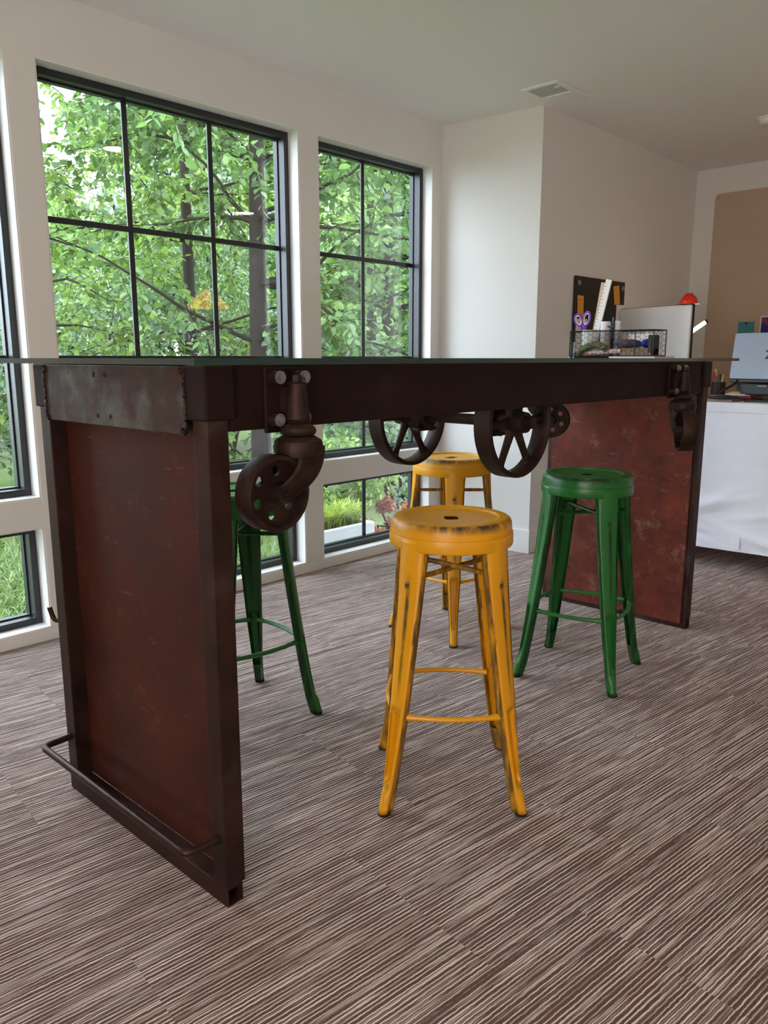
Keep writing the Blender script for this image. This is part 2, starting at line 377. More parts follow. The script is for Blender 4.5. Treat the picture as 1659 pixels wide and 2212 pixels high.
# ================================================================== TABLE
TB = Vector((1.99, 1.54, 0))
tb = thing('industrial_table', 'long rusted steel table frame with iron caster wheels', 'table', TB)
XA, XB, YA, YB = .822, 3.161, 1.198, 1.880; BT, BB = 1.0875, .966; PW = .046
def tubebox(name, lo, hi, mat, ax, wall=.004, parent=tb):
    """square hollow section, open at both ends along ax"""
    mb = MB(); lo, hi = list(lo), list(hi); o = [i for i in range(3) if i != ax]
    def ring(k, ins):
        pts = []
        for sa_, sb_ in ((0, 0), (1, 0), (1, 1), (0, 1)):
            p = [0, 0, 0]; p[ax] = k; p[o[0]] = (hi[o[0]] - ins) if sa_ else (lo[o[0]] + ins); p[o[1]] = (hi[o[1]] - ins) if sb_ else (lo[o[1]] + ins); pts.append(tuple(p))
        return pts
    rs = [ring(lo[ax], wall), ring(lo[ax], 0), ring(hi[ax], 0), ring(hi[ax], wall), ring(lo[ax], wall)]
    mb.rings(rs, caps=False)
    return mb.build(name, mat, parent, smooth=None, bevel=.002)
for x0 in (XA, XB - PW):
    near = tubebox('post', (x0, YA, .042), (x0 + PW, YA + PW, BT - .003), M_steel, 2)
    tubebox('post', (x0, YB - PW, .042), (x0 + PW, YB, BT - .003), M_steel, 2)
    tubebox('bottom_rail', (x0, YA, 0), (x0 + PW * .86, YB, .042), M_steel, 1)
    left = x0 == XA
    # corner sleeves round the post tops
    for y0 in (YA, YB - PW):
        s = .007; mb = MB(); zz = .988
        xo0, xo1 = (x0 - s, x0 + PW + .012) if left else (x0 - .012, x0 + PW + s)
        yo0, yo1 = (y0 - s, y0 + PW + .012) if y0 == YA else (y0 - .012, y0 + PW + s)
        mb.box((xo0, yo0, zz), (xo1, yo1, BT)); mb.build('corner_sleeve', M_beam, tb, smooth=None, bevel=.004)
    # sheet panel and its welded edge
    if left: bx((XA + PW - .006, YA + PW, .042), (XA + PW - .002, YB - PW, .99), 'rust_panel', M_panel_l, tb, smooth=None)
    else:
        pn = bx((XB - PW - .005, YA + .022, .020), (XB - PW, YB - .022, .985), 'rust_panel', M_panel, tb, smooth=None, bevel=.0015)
        random.seed(5)
        for (p, q) in (((YA + .0215, .03), (YA + .0215, .97)), ((YB - .0215, .03), (YB - .0215, .97)), ((YA + .03, .0195), (YB - .03, .0195))):
            pth = [(XB - PW - .0015, p[0] + (q[0] - p[0]) * i / 40 + random.uniform(-.0015, .0015), p[1] + (q[1] - p[1]) * i / 40 + random.uniform(-.0015, .0015)) for i in range(41)]
            MB().tube(pth, [random.uniform(.0022, .004) for _ in pth], 6).build('weld_bead', M_steel, tb)
    # short apron plate with bolt holes
    xo = XA - .0055 if left else XB - .0005
    ap = bx((xo, YA + .062, .960), (xo + .006, YB - .052, BT - .002), 'end_plate', M_plate, tb, smooth=None, bevel=.0015)
    if left:
        for (y, z) in ((1.596, 1.066), (1.548, 1.066), (1.588, .980), (1.535, .980)):
            MB().cyl((xo - .0006, y, z), (xo + .004, y, z), .0055, n=14).build('bolt_hole', M_dark, ap)
        random.seed(9)
        for y in (YA + .060, YB - .050):
            pth = [(xo - .0005, y + random.uniform(-.003, .003), .975 + .1 * i / 26) for i in range(27)]
            MB().tube(pth, [random.uniform(.0025, .006) for _ in pth], 7).build('weld_bead', M_iron, ap)
        for y, z in ((YB - .055, BT - .011), (YA + .068, BT - .011), (YB - .055, .966), (YA + .066, .966)):
            pth = [(xo - .001, y + .007 * math.sin(i * 2.1), z + .005 * math.cos(i * 1.7)) for i in range(6)]
            MB().tube(pth, .004, 6).build('weld_bead', M_iron, ap)
        bx((XA + PW - .02, YA + PW, .955), (XA + PW - .006, YB - PW, .985), 'inner_angle', M_steel, tb, smooth=None)
# long side beams (C channels)
for y, s in ((YA + .004, 1), (YB - .004, -1)):
    mb = MB(); a, b = XA + PW - .001, XB - PW + .001
    mb.box((a, min(y, y + s * .006), BB), (b, max(y, y + s * .006), BT))
    for z in (BB, BT - .006): mb.box((a, min(y + s * .006, y + s * .045), z), (b, max(y + s * .006, y + s * .045), z + .006))
    mb.build('side_beam', M_beam, tb, smooth=None, bevel=.001)
for x in (1.42, 2.62):
    bx((x, YA + .05, BT - .05), (x + .04, YB - .05, BT - .012), 'cross_bar', M_steel, tb, smooth=None, bevel=.002)
# U shaped foot rail and hook on the near end
def arc(path, r=.02, k=6):
    P = [Vector(p) for p in path]; out = [P[0]]
    for i in range(1, len(P) - 1):
        a, b, c_ = P[i - 1], P[i], P[i + 1]; d0, d1 = (a - b).normalized(), (c_ - b).normalized()
        p0, p1 = b + d0 * r, b + d1 * r
        out += [(1 - t) ** 2 * p0 + 2 * t * (1 - t) * b + t * t * p1 for t in [j / k for j in range(k + 1)]]
    return out + [P[-1]]
MB().tube(arc([(XA + .004, YB - .022, .150), (XA - .075, YB - .026, .150), (XA - .075, YA + .026, .147), (XA + .004, YA + .022, .147)], .022), .0085, 14).build('foot_rail', M_tube, tb)
MB().tube(arc([(XA + .02, YB - .002, .452), (XA + .012, YB + .048, .440), (XA + .004, YB + .052, .478)], .018), .0062, 12).build('bag_hook', M_tube, tb)

# iron casters
def boolean(o, cut):
    m = o.modifiers.new('cut', 'BOOLEAN'); m.operation = 'DIFFERENCE'; m.object = cut; m.solver = 'EXACT'
    dg = bpy.context.evaluated_depsgraph_get(); dg.update()
    me = bpy.data.meshes.new_from_object(o.evaluated_get(dg)); old = o.data; o.modifiers.clear(); o.data = me
    bpy.data.objects.remove(cut); return o
def caster_wheel_mesh():
    r, hw = .0735, .0235
    mb = MB(); mb.lathe([(r - .009, -hw), (r - .002, -hw), (r, -hw + .003), (r, hw - .003), (r - .002, hw), (r - .009, hw)], ax=(0, 0, 1), n=48, loop=True)
    mb.lathe([(.010, -hw - .004), (.017, -hw - .004), (.019, -.006), (.019, .006), (.017, hw + .004), (.010, hw + .004)], n=24, loop=True)
    web = MB().lathe([(.012, -.0035), (r - .006, -.0035), (r - .006, .0035), (.012, .0035)], n=48, loop=True).build('tmp', M_iron, smooth=None)
    ct = MB()
    for k in range(6):
        a = k * math.pi / 3 + .4; ct.cyl((.043 * math.cos(a), .043 * math.sin(a), -.03), (.043 * math.cos(a), .043 * math.sin(a), .03), .0098, n=16)
    boolean(web, ct.build('tmpcut', M_iron, smooth=None))
    mb.add([tuple(v.co) for v in web.data.vertices], [tuple(p.vertices) for p in web.data.polygons]); bpy.data.objects.remove(web)
    return mb.mesh('wheel', M_iron, smooth=40)
CW = caster_wheel_mesh()
def caster(x, yface, out, trail_ang):
    """x: swivel position along the beam, yface: outer face of the beam, out: -1 near side / +1 far side, trail_ang: heading of the wheel offset (deg)"""
    o = out; ys = yface + o * .040
    pm = MB(); pm.box((x - .052, min(yface, yface + o * .008), .958), (x + .048, max(yface, yface + o * .008), 1.083))
    pl = pm.build('caster_mount', M_beam, tb, smooth=None, bevel=.003)
    bm_ = MB()
    bm_.lathe([(.020, .975), (.025, .985), (.021, 1.01), (.017, 1.052), (.019, 1.055), (.012, 1.056)], (x, ys, 0), n=24)
    bm_.box((x - .016, min(yface, ys), .99), (x + .016, max(yface, ys), 1.045))
    bm_.lathe([(.033, .955), (.036, .961), (.034, .968), (.024, .976)], (x, ys, 0), n=28)
    bm_.build('swivel_housing', M_iron, pl)
    MB().cyl((x, ys, 1.056), (x, ys, 1.068), .011, .010, n=6).build('king_nut', M_iron, pl, smooth=None)
    for dx, z in ((-.033, 1.064), (.029, 1.064), (-.036, .984), (.029, .986)):
        e = MB(); e.cyl((x + dx, yface + o * .006, z), (x + dx, yface + o * .030, z), .0125, n=20); e.build('mount_ear', M_iron, pl)
        b = MB(); b.cyl((x + dx, yface + o * .030, z), (x + dx, yface + o * .0325, z), .0125, n=24); b.cyl((x + dx, yface + o * .0325, z), (x + dx, yface + o * .0385, z), .0078, n=6); b.build('bolt', M_bolt, pl, smooth=30)
    # fork: cap and two curved arms that carry the axle
    A = R(trail_ang); T = Vector((math.cos(A), math.sin(A), 0)); N = Vector((-math.sin(A), math.cos(A), 0))
    c = Vector((x, ys, 0)); ax = c + T * .066; ax.z = .848
    fk = MB(); fk.lathe([(.030, .908), (.046, .914), (.0495, .930), (.046, .943), (.036, .950), (.026, .955)], c, n=32)
    for s in (-1, 1):
        pts = []
        for i in range(15):
            t = i / 14
            p = Vector((-.003, 0, .930)) * (1 - t) ** 3 + 3 * Vector((-.006, 0, .905)) * t * (1 - t) ** 2 + 3 * Vector((.004, 0, .876)) * t * t * (1 - t) + Vector((.066, 0, .848)) * t ** 3
            pts.append((p, .078 * (1 - t) + .036 * t))
        rs = []
        for i, (p, wd) in enumerate(pts):
            q = pts[min(i + 1, 14)][0] - pts[max(i - 1, 0)][0]; q.normalize(); sd = Vector((q.z, 0, -q.x))
            lat = .0315 + .0035 * math.sin(math.pi * i / 14)
            ring = []
            for (u, v_) in ((-1, 0), (-.8, .8), (0, 1), (.8, .8), (1, 0), (.7, -.6), (-.7, -.6)):
                l = p + sd * (u * wd * .5); ring.append(c + T * l.x + Vector((0, 0, l.z)) + N * s * (lat + .0055 * v_))
            rs.append(ring)
        fk.rings(rs)
        e = ax + N * s * .030; fk.cyl(e - N * s * .006, e + N * s * .008, .0165, n=20)
    fk.build('fork', M_iron, pl)
    MB().cyl(ax - N * .044, ax + N * .044, .0075, n=8).build('axle_bolt', M_iron, pl)
    wo = bpy.data.objects.new('wheel', CW); C.objects.link(wo); wo.parent = pl; WO[wo] = WO[pl]
    wo.location = ax - WO[pl]; wo.rotation_euler = N.to_track_quat('Z', 'Y').to_euler()
    return pl
caster(1.005, YA + .004, -1, 180)
caster(2.835, YA + .004, -1, 216)
caster(2.86, YB - .050, -1, -66)

# axle with two spoked iron wheels under the middle
AXX, AXZ = 2.00, .912
axl = MB().cyl((AXX, YA + .06, AXZ), (AXX, YB - .06, AXZ), .017, n=18).build('axle', M_iron, tb)
def spoked_mesh():
    r, hw = .166, .030
    mb = MB(); mb.lathe([(r - .012, -hw), (r, -hw + .003), (r + .001, 0), (r, hw - .003), (r - .012, hw), (r - .015, hw - .004), (r - .019, 0), (r - .015, -hw + .004)], n=64, loop=True)
    mb.lathe([(.018, -.045), (.030, -.045), (.034, -.02), (.040, 0), (.034, .02), (.030, .045), (.018, .045)], n=28, loop=True)
    for k in range(6):
        a = k * math.pi / 3 - math.pi / 2 + R(32); d = Vector((math.cos(a), math.sin(a), 0)); q = Vector((-d.y, d.x, 0)); rs = []
        for t in (0, .12, .35, .65, .85, .95, 1):
            rr = .032 + (r - .045) * t; wd = .0135 - .004 * t + (.016 * max(0, t - .82) / .18) + .006 * max(0, .15 - t) / .15; th = .013 - .003 * t
            rs.append([d * rr + q * (wd * math.cos(2 * math.pi * i / 12)) + Vector((0, 0, th * math.sin(2 * math.pi * i / 12))) for i in range(12)])
        mb.rings(rs)
    return mb.mesh('spoked_wheel', M_iron, smooth=45)
SWM = spoked_mesh()
for y, sp in ((1.327, 0), (1.748, 25)):
    o = bpy.data.objects.new('spoked_wheel', SWM); C.objects.link(o); o.parent = axl; o.location = Vector((AXX, y, AXZ)) - WO[axl]
    o.rotation_euler = (Matrix.Rotation(R(90), 4, 'X')).to_euler()
for y, s in ((1.327, 1), (1.748, -1)):
    mb = MB(); yy = y + s * .072
    mb.lathe([(.020, -.028), (.038, -.024), (.042, 0), (.038, .024), (.020, .028)], (AXX, yy, AXZ), (0, 1, 0), n=24)
    mb.box((AXX - .05, yy - .02, AXZ + .028), (AXX + .05, yy + .02, AXZ + .062)); mb.cyl((AXX - .035, yy, AXZ - .05), (AXX - .035, yy, AXZ + .05), .006, n=8); mb.cyl((AXX + .035, yy, AXZ - .05), (AXX + .035, yy, AXZ + .05), .006, n=8)
    mb.box((AXX - .045, yy - .014, AXZ - .046), (AXX + .045, yy + .014, AXZ - .034))
    mb.box((AXX - .03, yy - .018, AXZ + .06), (AXX + .03, yy + .018, BT - .012)); mb.build('bearing_block', M_iron, axl, bevel=.002)
bx((AXX - .055, YA + .05, BT - .013), (AXX + .055, YB - .05, BT - .002), 'axle_hanger', M_steel, tb, smooth=None, bevel=.002)

# glass top
GX0, GX1, GY0, GY1 = .755, 3.280, 1.130, 1.985; GZ0, GZ1 = 1.0885, 1.0998
gm = MB().box((GX0, GY0, GZ0), (GX1, GY1, GZ1)); go = gm.build('glass_tabletop', [M_gtop, M_gedge], smooth=None)
for p in go.data.polygons: p.material_index = 0 if abs(p.normal.z) > .5 else 1
tag(go, 'clear green edged glass sheet lying on the steel table', 'tabletop')

# ================================================================== STOOLS
SH = .716
def build_stool(mat, col, label, group):
    st = thing('metal_stool', label, 'stool', group=group)
    # seat with rolled rim, dished centre and grip hole
    nseg = 64; prof = []
    def rr(a, sx, sy, p=5):
        c_, s_ = abs(math.cos(a)), abs(math.sin(a)); return (abs(c_ / sx) ** p + abs(s_ / sy) ** p) ** (-1 / p)
    rings = []; wear = []
    hole = lambda a: rr(a, .0265, .0180)
    spec = [('h', -.006, -.0065), ('h', 0, -.0060), ('b', .25, -.0055), ('b', .6, -.0054), ('c', .1125, -.0052), ('c', .1155, -.0040), ('c', .1175, -.0002), ('c', .121, .0008), ('c', .136, .0004), ('c', .1425, -.0012), ('c', .1475, -.0055), ('c', .1500, -.0120), ('c', .1508, -.022), ('c', .1510, -.036), ('c', .1495, -.037), ('c', .1480, -.030)]
    for kind, val, z in spec:
        ring = []
        for i in range(nseg):
            a = 2 * math.pi * i / nseg
            r_ = hole(a) if kind == 'h' else (hole(a) * (1 - val) + .112 * val if kind == 'b' else val)
            ring.append((r_ * math.cos(a), r_ * math.sin(a), SH + z - (.0 if kind != 'h' or val == 0 else .002)))
            wv = 0
            if kind == 'c' and .1380 < val < .1505 and -.0125 <= z < .001: wv = (1.0 if -.006 < z < -.001 else .7) * (.35 + .65 * max(0, math.sin(a * 2.0 + 1.1) * .5 + .5))
            wear.append(wv)
        rings.append(ring)
    seat = MB().rings(rings, caps=False).build('seat', mat, st, smooth=50, world=False, wear=wear)
    # apron ring below the seat
    rs = []
    for r_, z in ((.1480, SH - .034), (.1535, SH - .035), (.1542, SH - .040), (.1545, SH - .062), (.1530, SH - .066), (.1505, SH - .064), (.1495, SH - .040), (.1480, SH - .034)):
        rs.append([(r_ * math.cos(2 * math.pi * i / nseg), r_ * math.sin(2 * math.pi * i / nseg), z) for i in range(nseg)])
    MB().rings(rs, caps=False).build('apron_ring', mat, st, smooth=40, world=False, wear=[.9 if k in (0, 5, 6, 7) else (.25 if k == 4 else 0) for k in range(8) for _ in range(nseg)])  # inside of the ring darkened to paint in the under-seat shade
    # pressed legs
    ZT = SH - .037; rows = [.006 + (ZT - .006) * i / 60 for i in range(61)]; us = np.linspace(-1, 1, 29)
    def leg_mesh():
        vs, wr = [], []
        for z in rows:
            t = z / ZT
            r_ = .2495 + (.1552 - .2495) * t + .010 * math.exp(-(z / .07)) - .010 - .004 * math.sin(math.pi * t)
            wd = np.interp(z, [0, .03, .10, .24, .45, .64, .660, ZT], [.030, .030, .035, .051, .067, .083, .090, .112])
            dp = np.interp(z, [0, .06, .12, .3, ZT], [.030, .031, .030, .027, .024])
            gl = 0
            if .078 < z < .262: gl = min(1, min((z - .078), (.262 - z)) / .016) ** .5
            row = []
            row.append((-wd / 2 + .004, -dp)); row.append((-wd / 2 + .001, -dp * .6)); row.append((-wd / 2, -dp * .3))
            for u in us:
                bow = (.0065 + .010 * max(0, (z - .55) / .13)) * (1 - u * u) if z > .06 else .012 * (1 - abs(u) ** 2.2)
                edge = -.006 * max(0, abs(u) - .8) / .2
                gw = .56 if gl else 0
                gr = -.0125 * gl * max(0., min(1., (gw * gl ** .5 - abs(u)) / .09)) if gl else 0
                row.append((u * wd / 2, bow + edge + gr - .0065))
            row.append((wd / 2, -dp * .3)); row.append((wd / 2 - .001, -dp * .6)); row.append((wd / 2 - .004, -dp))
            for (tx, nn) in row:
                vs.append((r_ + nn, tx, z))
                k = abs(tx) / (wd / 2); wv = 0
                if .27 < z < .60: wv = max(0, 1 - ((tx - .004) / (.006 + .006 * (z - .27))) ** 2) * min(1, (z - .27) / .12) * min(1, (.60 - z) / .05)
                if .556 < z < .574 and abs(tx) < .006: wv = 1.5
                if k > .93: wv = max(wv, .6)
                if nn < -dp * .25 and abs(tx) > wd / 2 - .005: wv = .85
                if z < .012: wv = max(wv, .5)
                if .070 < z < .270 and nn > -.02 and .50 < abs(k - 0) < .60: wv = max(wv, .55)  # groove edges darkened to stand for their shading
                if (.070 < z < .084 or .256 < z < .270) and nn > -.03 and k < .5: wv = max(wv, .4)  # groove ends darkened the same way, as painted shading
                wr.append(wv)
        m = 35; mb = MB(); mb.v = vs; mb.f = [(k * m + i, k * m + i + 1, (k + 1) * m + i + 1, (k + 1) * m + i) for k in range(60) for i in range(m - 1)]
        # close the foot into a tube
        for k in range(0, 6): mb.f.append((k * m, (k + 1) * m, (k + 1) * m + m - 1, k * m + m - 1))
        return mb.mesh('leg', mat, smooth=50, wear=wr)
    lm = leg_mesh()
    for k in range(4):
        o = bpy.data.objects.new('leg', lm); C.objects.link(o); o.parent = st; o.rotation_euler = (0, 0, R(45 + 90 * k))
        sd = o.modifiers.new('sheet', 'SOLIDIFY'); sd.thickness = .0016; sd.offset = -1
        f = MB().lathe([(.010, 0), (.0155, 0), (.0162, .003), (.0160, .0062), (.0135, .0066), (.0130, .014), (.004, .014)], (.2375, 0, 0), n=18).build('foot_cap', M_rub, o, world=False)
    # crossed braces under the seat and the bowed foot ring
    zb = .588; rb = .157
    for a, dz in ((45, 0), (135, -.009)):
        p = [(rb * t * math.cos(R(a)), rb * t * math.sin(R(a)), zb + dz) for t in (-1, -.93, -.85, -.4, 0, .4, .85, .93, 1)]
        MB().tube(p, [.0045, .0045, .0062, .0068, .0068, .0068, .0062, .0045, .0045], 10).build('cross_brace', mat, st, world=False, wear=[.75] * 90)  # braces darkened to paint in the shade below the seat
    zr = .243; rl = .196
    for k in range(4):
        a0, a1 = R(45 + 90 * k), R(135 + 90 * k); p0, p1 = Vector((math.cos(a0), math.sin(a0), 0)) * rl, Vector((math.cos(a1), math.sin(a1), 0)) * rl
        d = (p1 - p0).normalized(); nr = (p0 + p1).normalized(); pts = []; rad = []
        for i in range(17):
            t = i / 16; s_ = .060 + .88 * t; p = p0.lerp(p1, s_) if 0 else p0 + (p1 - p0) * (.07 + .86 * t)
            pts.append(p + nr * (.018 * math.sin(math.pi * t) ** .9 if 0 < t < 1 else 0) + Vector((0, 0, zr))); rad.append(.0085 if i in (0, 1, 15, 16) else .0068)
        MB().tube(pts, rad, 10).build('foot_bar', mat, st, world=False)
    return st
def place(o, x, y, rz): o.location = (x, y, 0); o.rotation_euler = (0, 0, R(rz))
s1 = build_stool(M_yel, 'yellow', 'worn yellow metal stool in front, nearest the viewer', 'metal stools around the table'); place(s1, 1.523, 1.187, 43)
s2 = copy_tree(s1); tag(s2, 'yellow metal stool farther back under the spoked wheels'); place(s2, 2.479, 1.934, -2.7)
s3 = build_stool(M_grn, 'green', 'green metal stool in front of the far rust panel', 'metal stools around the table'); place(s3, 2.430, 1.308, 12.2)
s4 = copy_tree(s3); tag(s4, 'green metal stool behind the near table leg and caster'); place(s4, 1.403, 1.915, -5.9)

# ================================================================== CEILING FITTINGS
mb = MB(); vx0, vx1, vy0, vy1 = 3.49, 3.80, 2.135, 2.335
vt = thing('ceiling_vent', 'white square edged air vent in the ceiling near the wall corner', 'vent', (3.645, 2.235, CEIL))
for lo, hi in (((vx0, vy0, CEIL - .010), (vx1, vy0 + .022, CEIL)), ((vx0, vy1 - .022, CEIL - .010), (vx1, vy1, CEIL)), ((vx0, vy0 + .022, CEIL - .010), (vx0 + .022, vy1 - .022, CEIL)), ((vx1 - .022, vy0 + .022, CEIL - .010), (vx1, vy1 - .022, CEIL))): mb.box(lo, hi)
mb.build('vent_frame', M_trim, vt, smooth=None, bevel=.002)
bx((vx0 + .022, vy0 + .022, CEIL - .0006), (vx1 - .022, vy1 - .022, CEIL - .0001), 'duct_opening', plain('duct_grey', (.12, .12, .12), .8), vt, smooth=None)
M_vane = plain('vent_vane', (.55, .55, .53), .5)
for i in range(9):
    x = vx0 + .030 + i * .0148; bx((x, vy0 + .022, CEIL - .008), (x + .0085, vy1 - .022, CEIL - .001), 'vane', M_vane, vt, smooth=None)
bx((vx0 + .158, vy0 + .022, CEIL - .014), (vx1 - .024, vy1 - .022, CEIL - .002), 'deflector', M_trim, vt, smooth=None, bevel=.003)
bx((vx0 + .05, vy0 + .018, CEIL - .016), (vx0 + .058, vy0 + .045, CEIL - .009), 'damper_lever', M_trim, vt, smooth=None, bevel=.001)
def ceiling_light(x, y, label, strength, r=.085):
    c = thing('ceiling_light', label, 'ceiling light', (x, y, CEIL))
    MB().lathe([(r - .012, -.004), (r - .002, -.012), (r + .008, -.012), (r + .012, -.006), (r + .012, 0), (r - .012, 0)], (x, y, CEIL), n=40).build('trim_ring', M_trim, c)
    l = MB().lathe([(.001, -.0100), (r * .5, -.0095), (r - .011, -.006), (r - .011, -.0045), (.001, -.0045)], (x, y, CEIL), n=40).build('diffuser', plain('lamp_diffuser', (.9, .87, .82), .4, emit=(1, .80, .58), estr=strength), c)
    return c
ceiling_light(2.70, 1.49, 'round flush ceiling light above the table, at the top picture edge', 16)
ceiling_light(.55, -.5, 'round flush ceiling light behind the viewpoint', 16)  # added unseen lamp that fills the room
ceiling_light(4.6, .3, 'round flush ceiling light over the desk, out to the right', 7)  # another added fill lamp, out of view
sd = thing('smoke_detector', 'round white smoke detector at the right picture edge', 'smoke detector', (4.80, 1.60, CEIL))
MB().lathe([(.001, -.034), (.040, -.032), (.050, -.022), (.052, -.010), (.062, -.008), (.064, 0), (.001, 0)], (4.80, 1.60, CEIL), n=36).build('detector_body', M_trim, sd)
MB().lathe([(.030, -.0345), (.034, -.0345), (.034, -.031), (.030, -.031)], (4.80, 1.60, CEIL), n=30, loop=True).build('sensor_ring', M_vane, sd)
# amber pendant out of view to the right; it shows only as a reflection in the wide window
pl = thing('pendant_lamp', 'amber glass pendant lamp seen mirrored in the wide window', 'lamp', (4.25, .18, CEIL))
MB().cyl((4.25, .18, 1.70), (4.25, .18, CEIL), .004, n=8).build('cord', M_rub, pl)
MB().lathe([(.02, 1.70), (.05, 1.685), (.13, 1.61), (.19, 1.545), (.186, 1.541), (.125, 1.604), (.046, 1.678), (.016, 1.692)], (4.25, .18, 0), n=40).build('shade', plain('amber_glass', lin(220, 120, 30), .3, emit=(1, .42, .08), estr=1.2), pl)

# ================================================================== DESK AND ITS CLUTTER
DX0, DX1, DY0, DY1, DZ = 4.235, 5.05, .55, 2.33, .872
dk = thing('desk', 'desk with white fitted cloth behind the table end', 'desk', (4.64, 1.44, 0))
M_wood = plain('desk_laminate', lin(190, 175, 160), .5)
bx((DX0 + .01, DY0 + .01, DZ - .03), (DX1 - .01, DY1 - .01, DZ - .002), 'desk_top', M_wood, dk, smooth=None, bevel=.002)
for x in (DX0 + .06, DX1 - .1):
    for y in (DY0 + .06, DY1 - .1): bx((x, y, 0), (x + .04, y + .04, DZ - .03), 'leg', M_frame, dk, smooth=None, bevel=.002)
def clothmat():
    t = NT('white_cloth'); v = t.obj(); n = t.noise(v, 900, 2); n2 = t.noise(t.map(v, (2, 6, 9)), 1.4, 4, .5)
    t.link(t.mix(n2, (.76, .76, .84), (.84, .84, .90)), t.b.inputs['Base Color']); t.b.inputs['Roughness'].default_value = .85
    t.b.inputs['Sheen Weight'].default_value = .2; t.bump(n, .1, .0008); return t.m
M_cloth = clothmat()
# fitted cloth: top sheet, valance band and a softly creased front skirt
cl = thing('tablecloth', 'white cloth cover hanging down the front of the desk', 'tablecloth', (DX0, 1.44, DZ))
bx((DX0 - .004, DY0, DZ - .002), (DX1, DY1, DZ + .0005), 'top_sheet', M_cloth, cl, smooth=None, bevel=.002)
rng = np.random.RandomState(3)
ny, nz = 150, 70; ys = np.linspace(DY0, DY1, ny); zs = np.linspace(.098, DZ - .001, nz); YY, ZZ = np.meshgrid(ys, zs)
wv = np.zeros_like(YY)
low = np.clip((.52 - ZZ) / .42, 0, 1)
for _ in range(26):
    cy, cz = rng.uniform(DY0, DY1), rng.uniform(.08, .42); a = rng.uniform(-.7, .7); L, S = rng.uniform(.1, .35), rng.uniform(.012, .03)
    du = (YY - cy) * math.cos(a) + (ZZ - cz) * math.sin(a); dv = -(YY - cy) * math.sin(a) + (ZZ - cz) * math.cos(a)
    wv += rng.uniform(.002, .006) * np.exp(-(du / L) ** 2 - (dv / S) ** 2)
XXc = DX0 - .004 - wv * 2.4 * (.25 + low) - .016 * low * (0.6 + .4 * np.sin(YY * 9))
mb = MB(); mb.v = [tuple(p) for p in np.stack([XXc, YY, ZZ], -1).reshape(-1, 3)]
mb.f = [(j * ny + i, j * ny + i + 1, (j + 1) * ny + i + 1, (j + 1) * ny + i) for j in range(nz - 1) for i in range(ny - 1)]
sk = mb.build('front_skirt', M_cloth, cl, smooth=80); sm = sk.modifiers.new('thick', 'SOLIDIFY'); sm.thickness = .002
hem = MB().tube([(XXc[0, i] - .001, ys[i], .100) for i in range(0, ny, 3)], .0035, 6).build('hem', M_cloth, cl)
bx((DX0 - .0085, DY0, DZ - .048), (DX0 - .0045, DY1, DZ - .001), 'valance_band', M_cloth, cl, smooth=None, bevel=.0015)
i0 = int((1.39 - DY0) / (DY1 - DY0) * ny)
bx((XXc[4, i0] - .008, 1.372, .108), (XXc[4, i0] - .003, 1.412, .205), 'sewn_tab', M_cloth, cl, smooth=None, bevel=.002)
for yy in (DY0 + .002, DY1 - .004): bx((DX0, yy, .12), (DX1, yy + .002, DZ - .002), 'side_skirt', M_cloth, cl, smooth=None)

M_sil = plain('silver_laptop', lin(140, 145, 155), .42, .35, .03, 300)
M_blk = plain('black_plastic', (.010, .010, .012), .4)
M_paper = plain('white_paper', (.85, .83, .81), .8, var=.03)
M_kraft = plain('tan_paper', lin(196, 172, 150), .85, var=.05, scale=6)
# laptop on its black stand, lid back towards the viewer
lp = thing('laptop', 'open silver laptop on black stand, dark logo on lid', 'laptop', (4.50, 1.40, DZ))
LM = Matrix.Translation((4.43, 1.390, .990)) @ Matrix.Rotation(R(-4), 4, 'Z') @ Matrix.Rotation(R(8), 4, 'Y')
def rrect(w, h, r, k=5):
    pts = []
    for cx, cy, a0 in ((w / 2 - r, h / 2 - r, 0), (-w / 2 + r, h / 2 - r, 90), (-w / 2 + r, -h / 2 + r, 180), (w / 2 - r, -h / 2 + r, 270)):
        pts += [(cx + r * math.cos(R(a0 + 90 * i / k)), cy + r * math.sin(R(a0 + 90 * i / k))) for i in range(k + 1)]
    return pts
def plate(pts, t0, t1, M):   # outline in (y, z), thickness along x
    Q = M @ Matrix(((0, 0, 1, 0), (1, 0, 0, 0), (0, 1, 0, 0), (0, 0, 0, 1)))
    return MB().prism(pts, t0, t1, Q)
lid = plate([(y, z + .122) for y, z in rrect(.370, .244, .012)], -.004, .004, LM).build('lid', M_sil, lp, smooth=None, bevel=.002)
Zl = [(.026, .030), (-.026, .030), (-.026, .022), (.006, -.018), (-.026, -.018), (-.031, -.030), (.026, -.030), (.026, -.022), (-.006, .018), (.026, .018)]
plate([(y * .8 - .010, z * .75 + .128) for y, z in Zl], -.0052, -.0042, LM).build('logo', M_blk, lid, smooth=None)
mb = MB(); mb.box((0, -.185, -.018), (.25, .185, 0), Matrix.Translation((4.435, 1.390, .990)) @ Matrix.Rotation(R(-4), 4, 'Z') @ Matrix.Rotation(R(7), 4, 'Y')); mb.build('base', M_blk, lp, smooth=None, bevel=.004)
ls = thing('laptop_stand', 'black angled stand holding up the silver laptop', 'stand', (4.55, 1.34, DZ))
mb = MB(); mb.prism([(-.17, -.02), (.17, -.02), (.12, -.075), (-.12, -.075)], 0, .012, Matrix.Translation((4.44, 1.390, .985)) @ Matrix.Rotation(R(-4), 4, 'Z') @ Matrix(((0, 0, 1, 0), (1, 0, 0, 0), (0, 1, 0, 0), (0, 0, 0, 1)))); mb.build('cradle', M_blk, ls, smooth=None, bevel=.003)
MB().box((4.452, 1.20, .905), (4.64, 1.49, .915)).build('tray', M_blk, ls, smooth=None, bevel=.002)
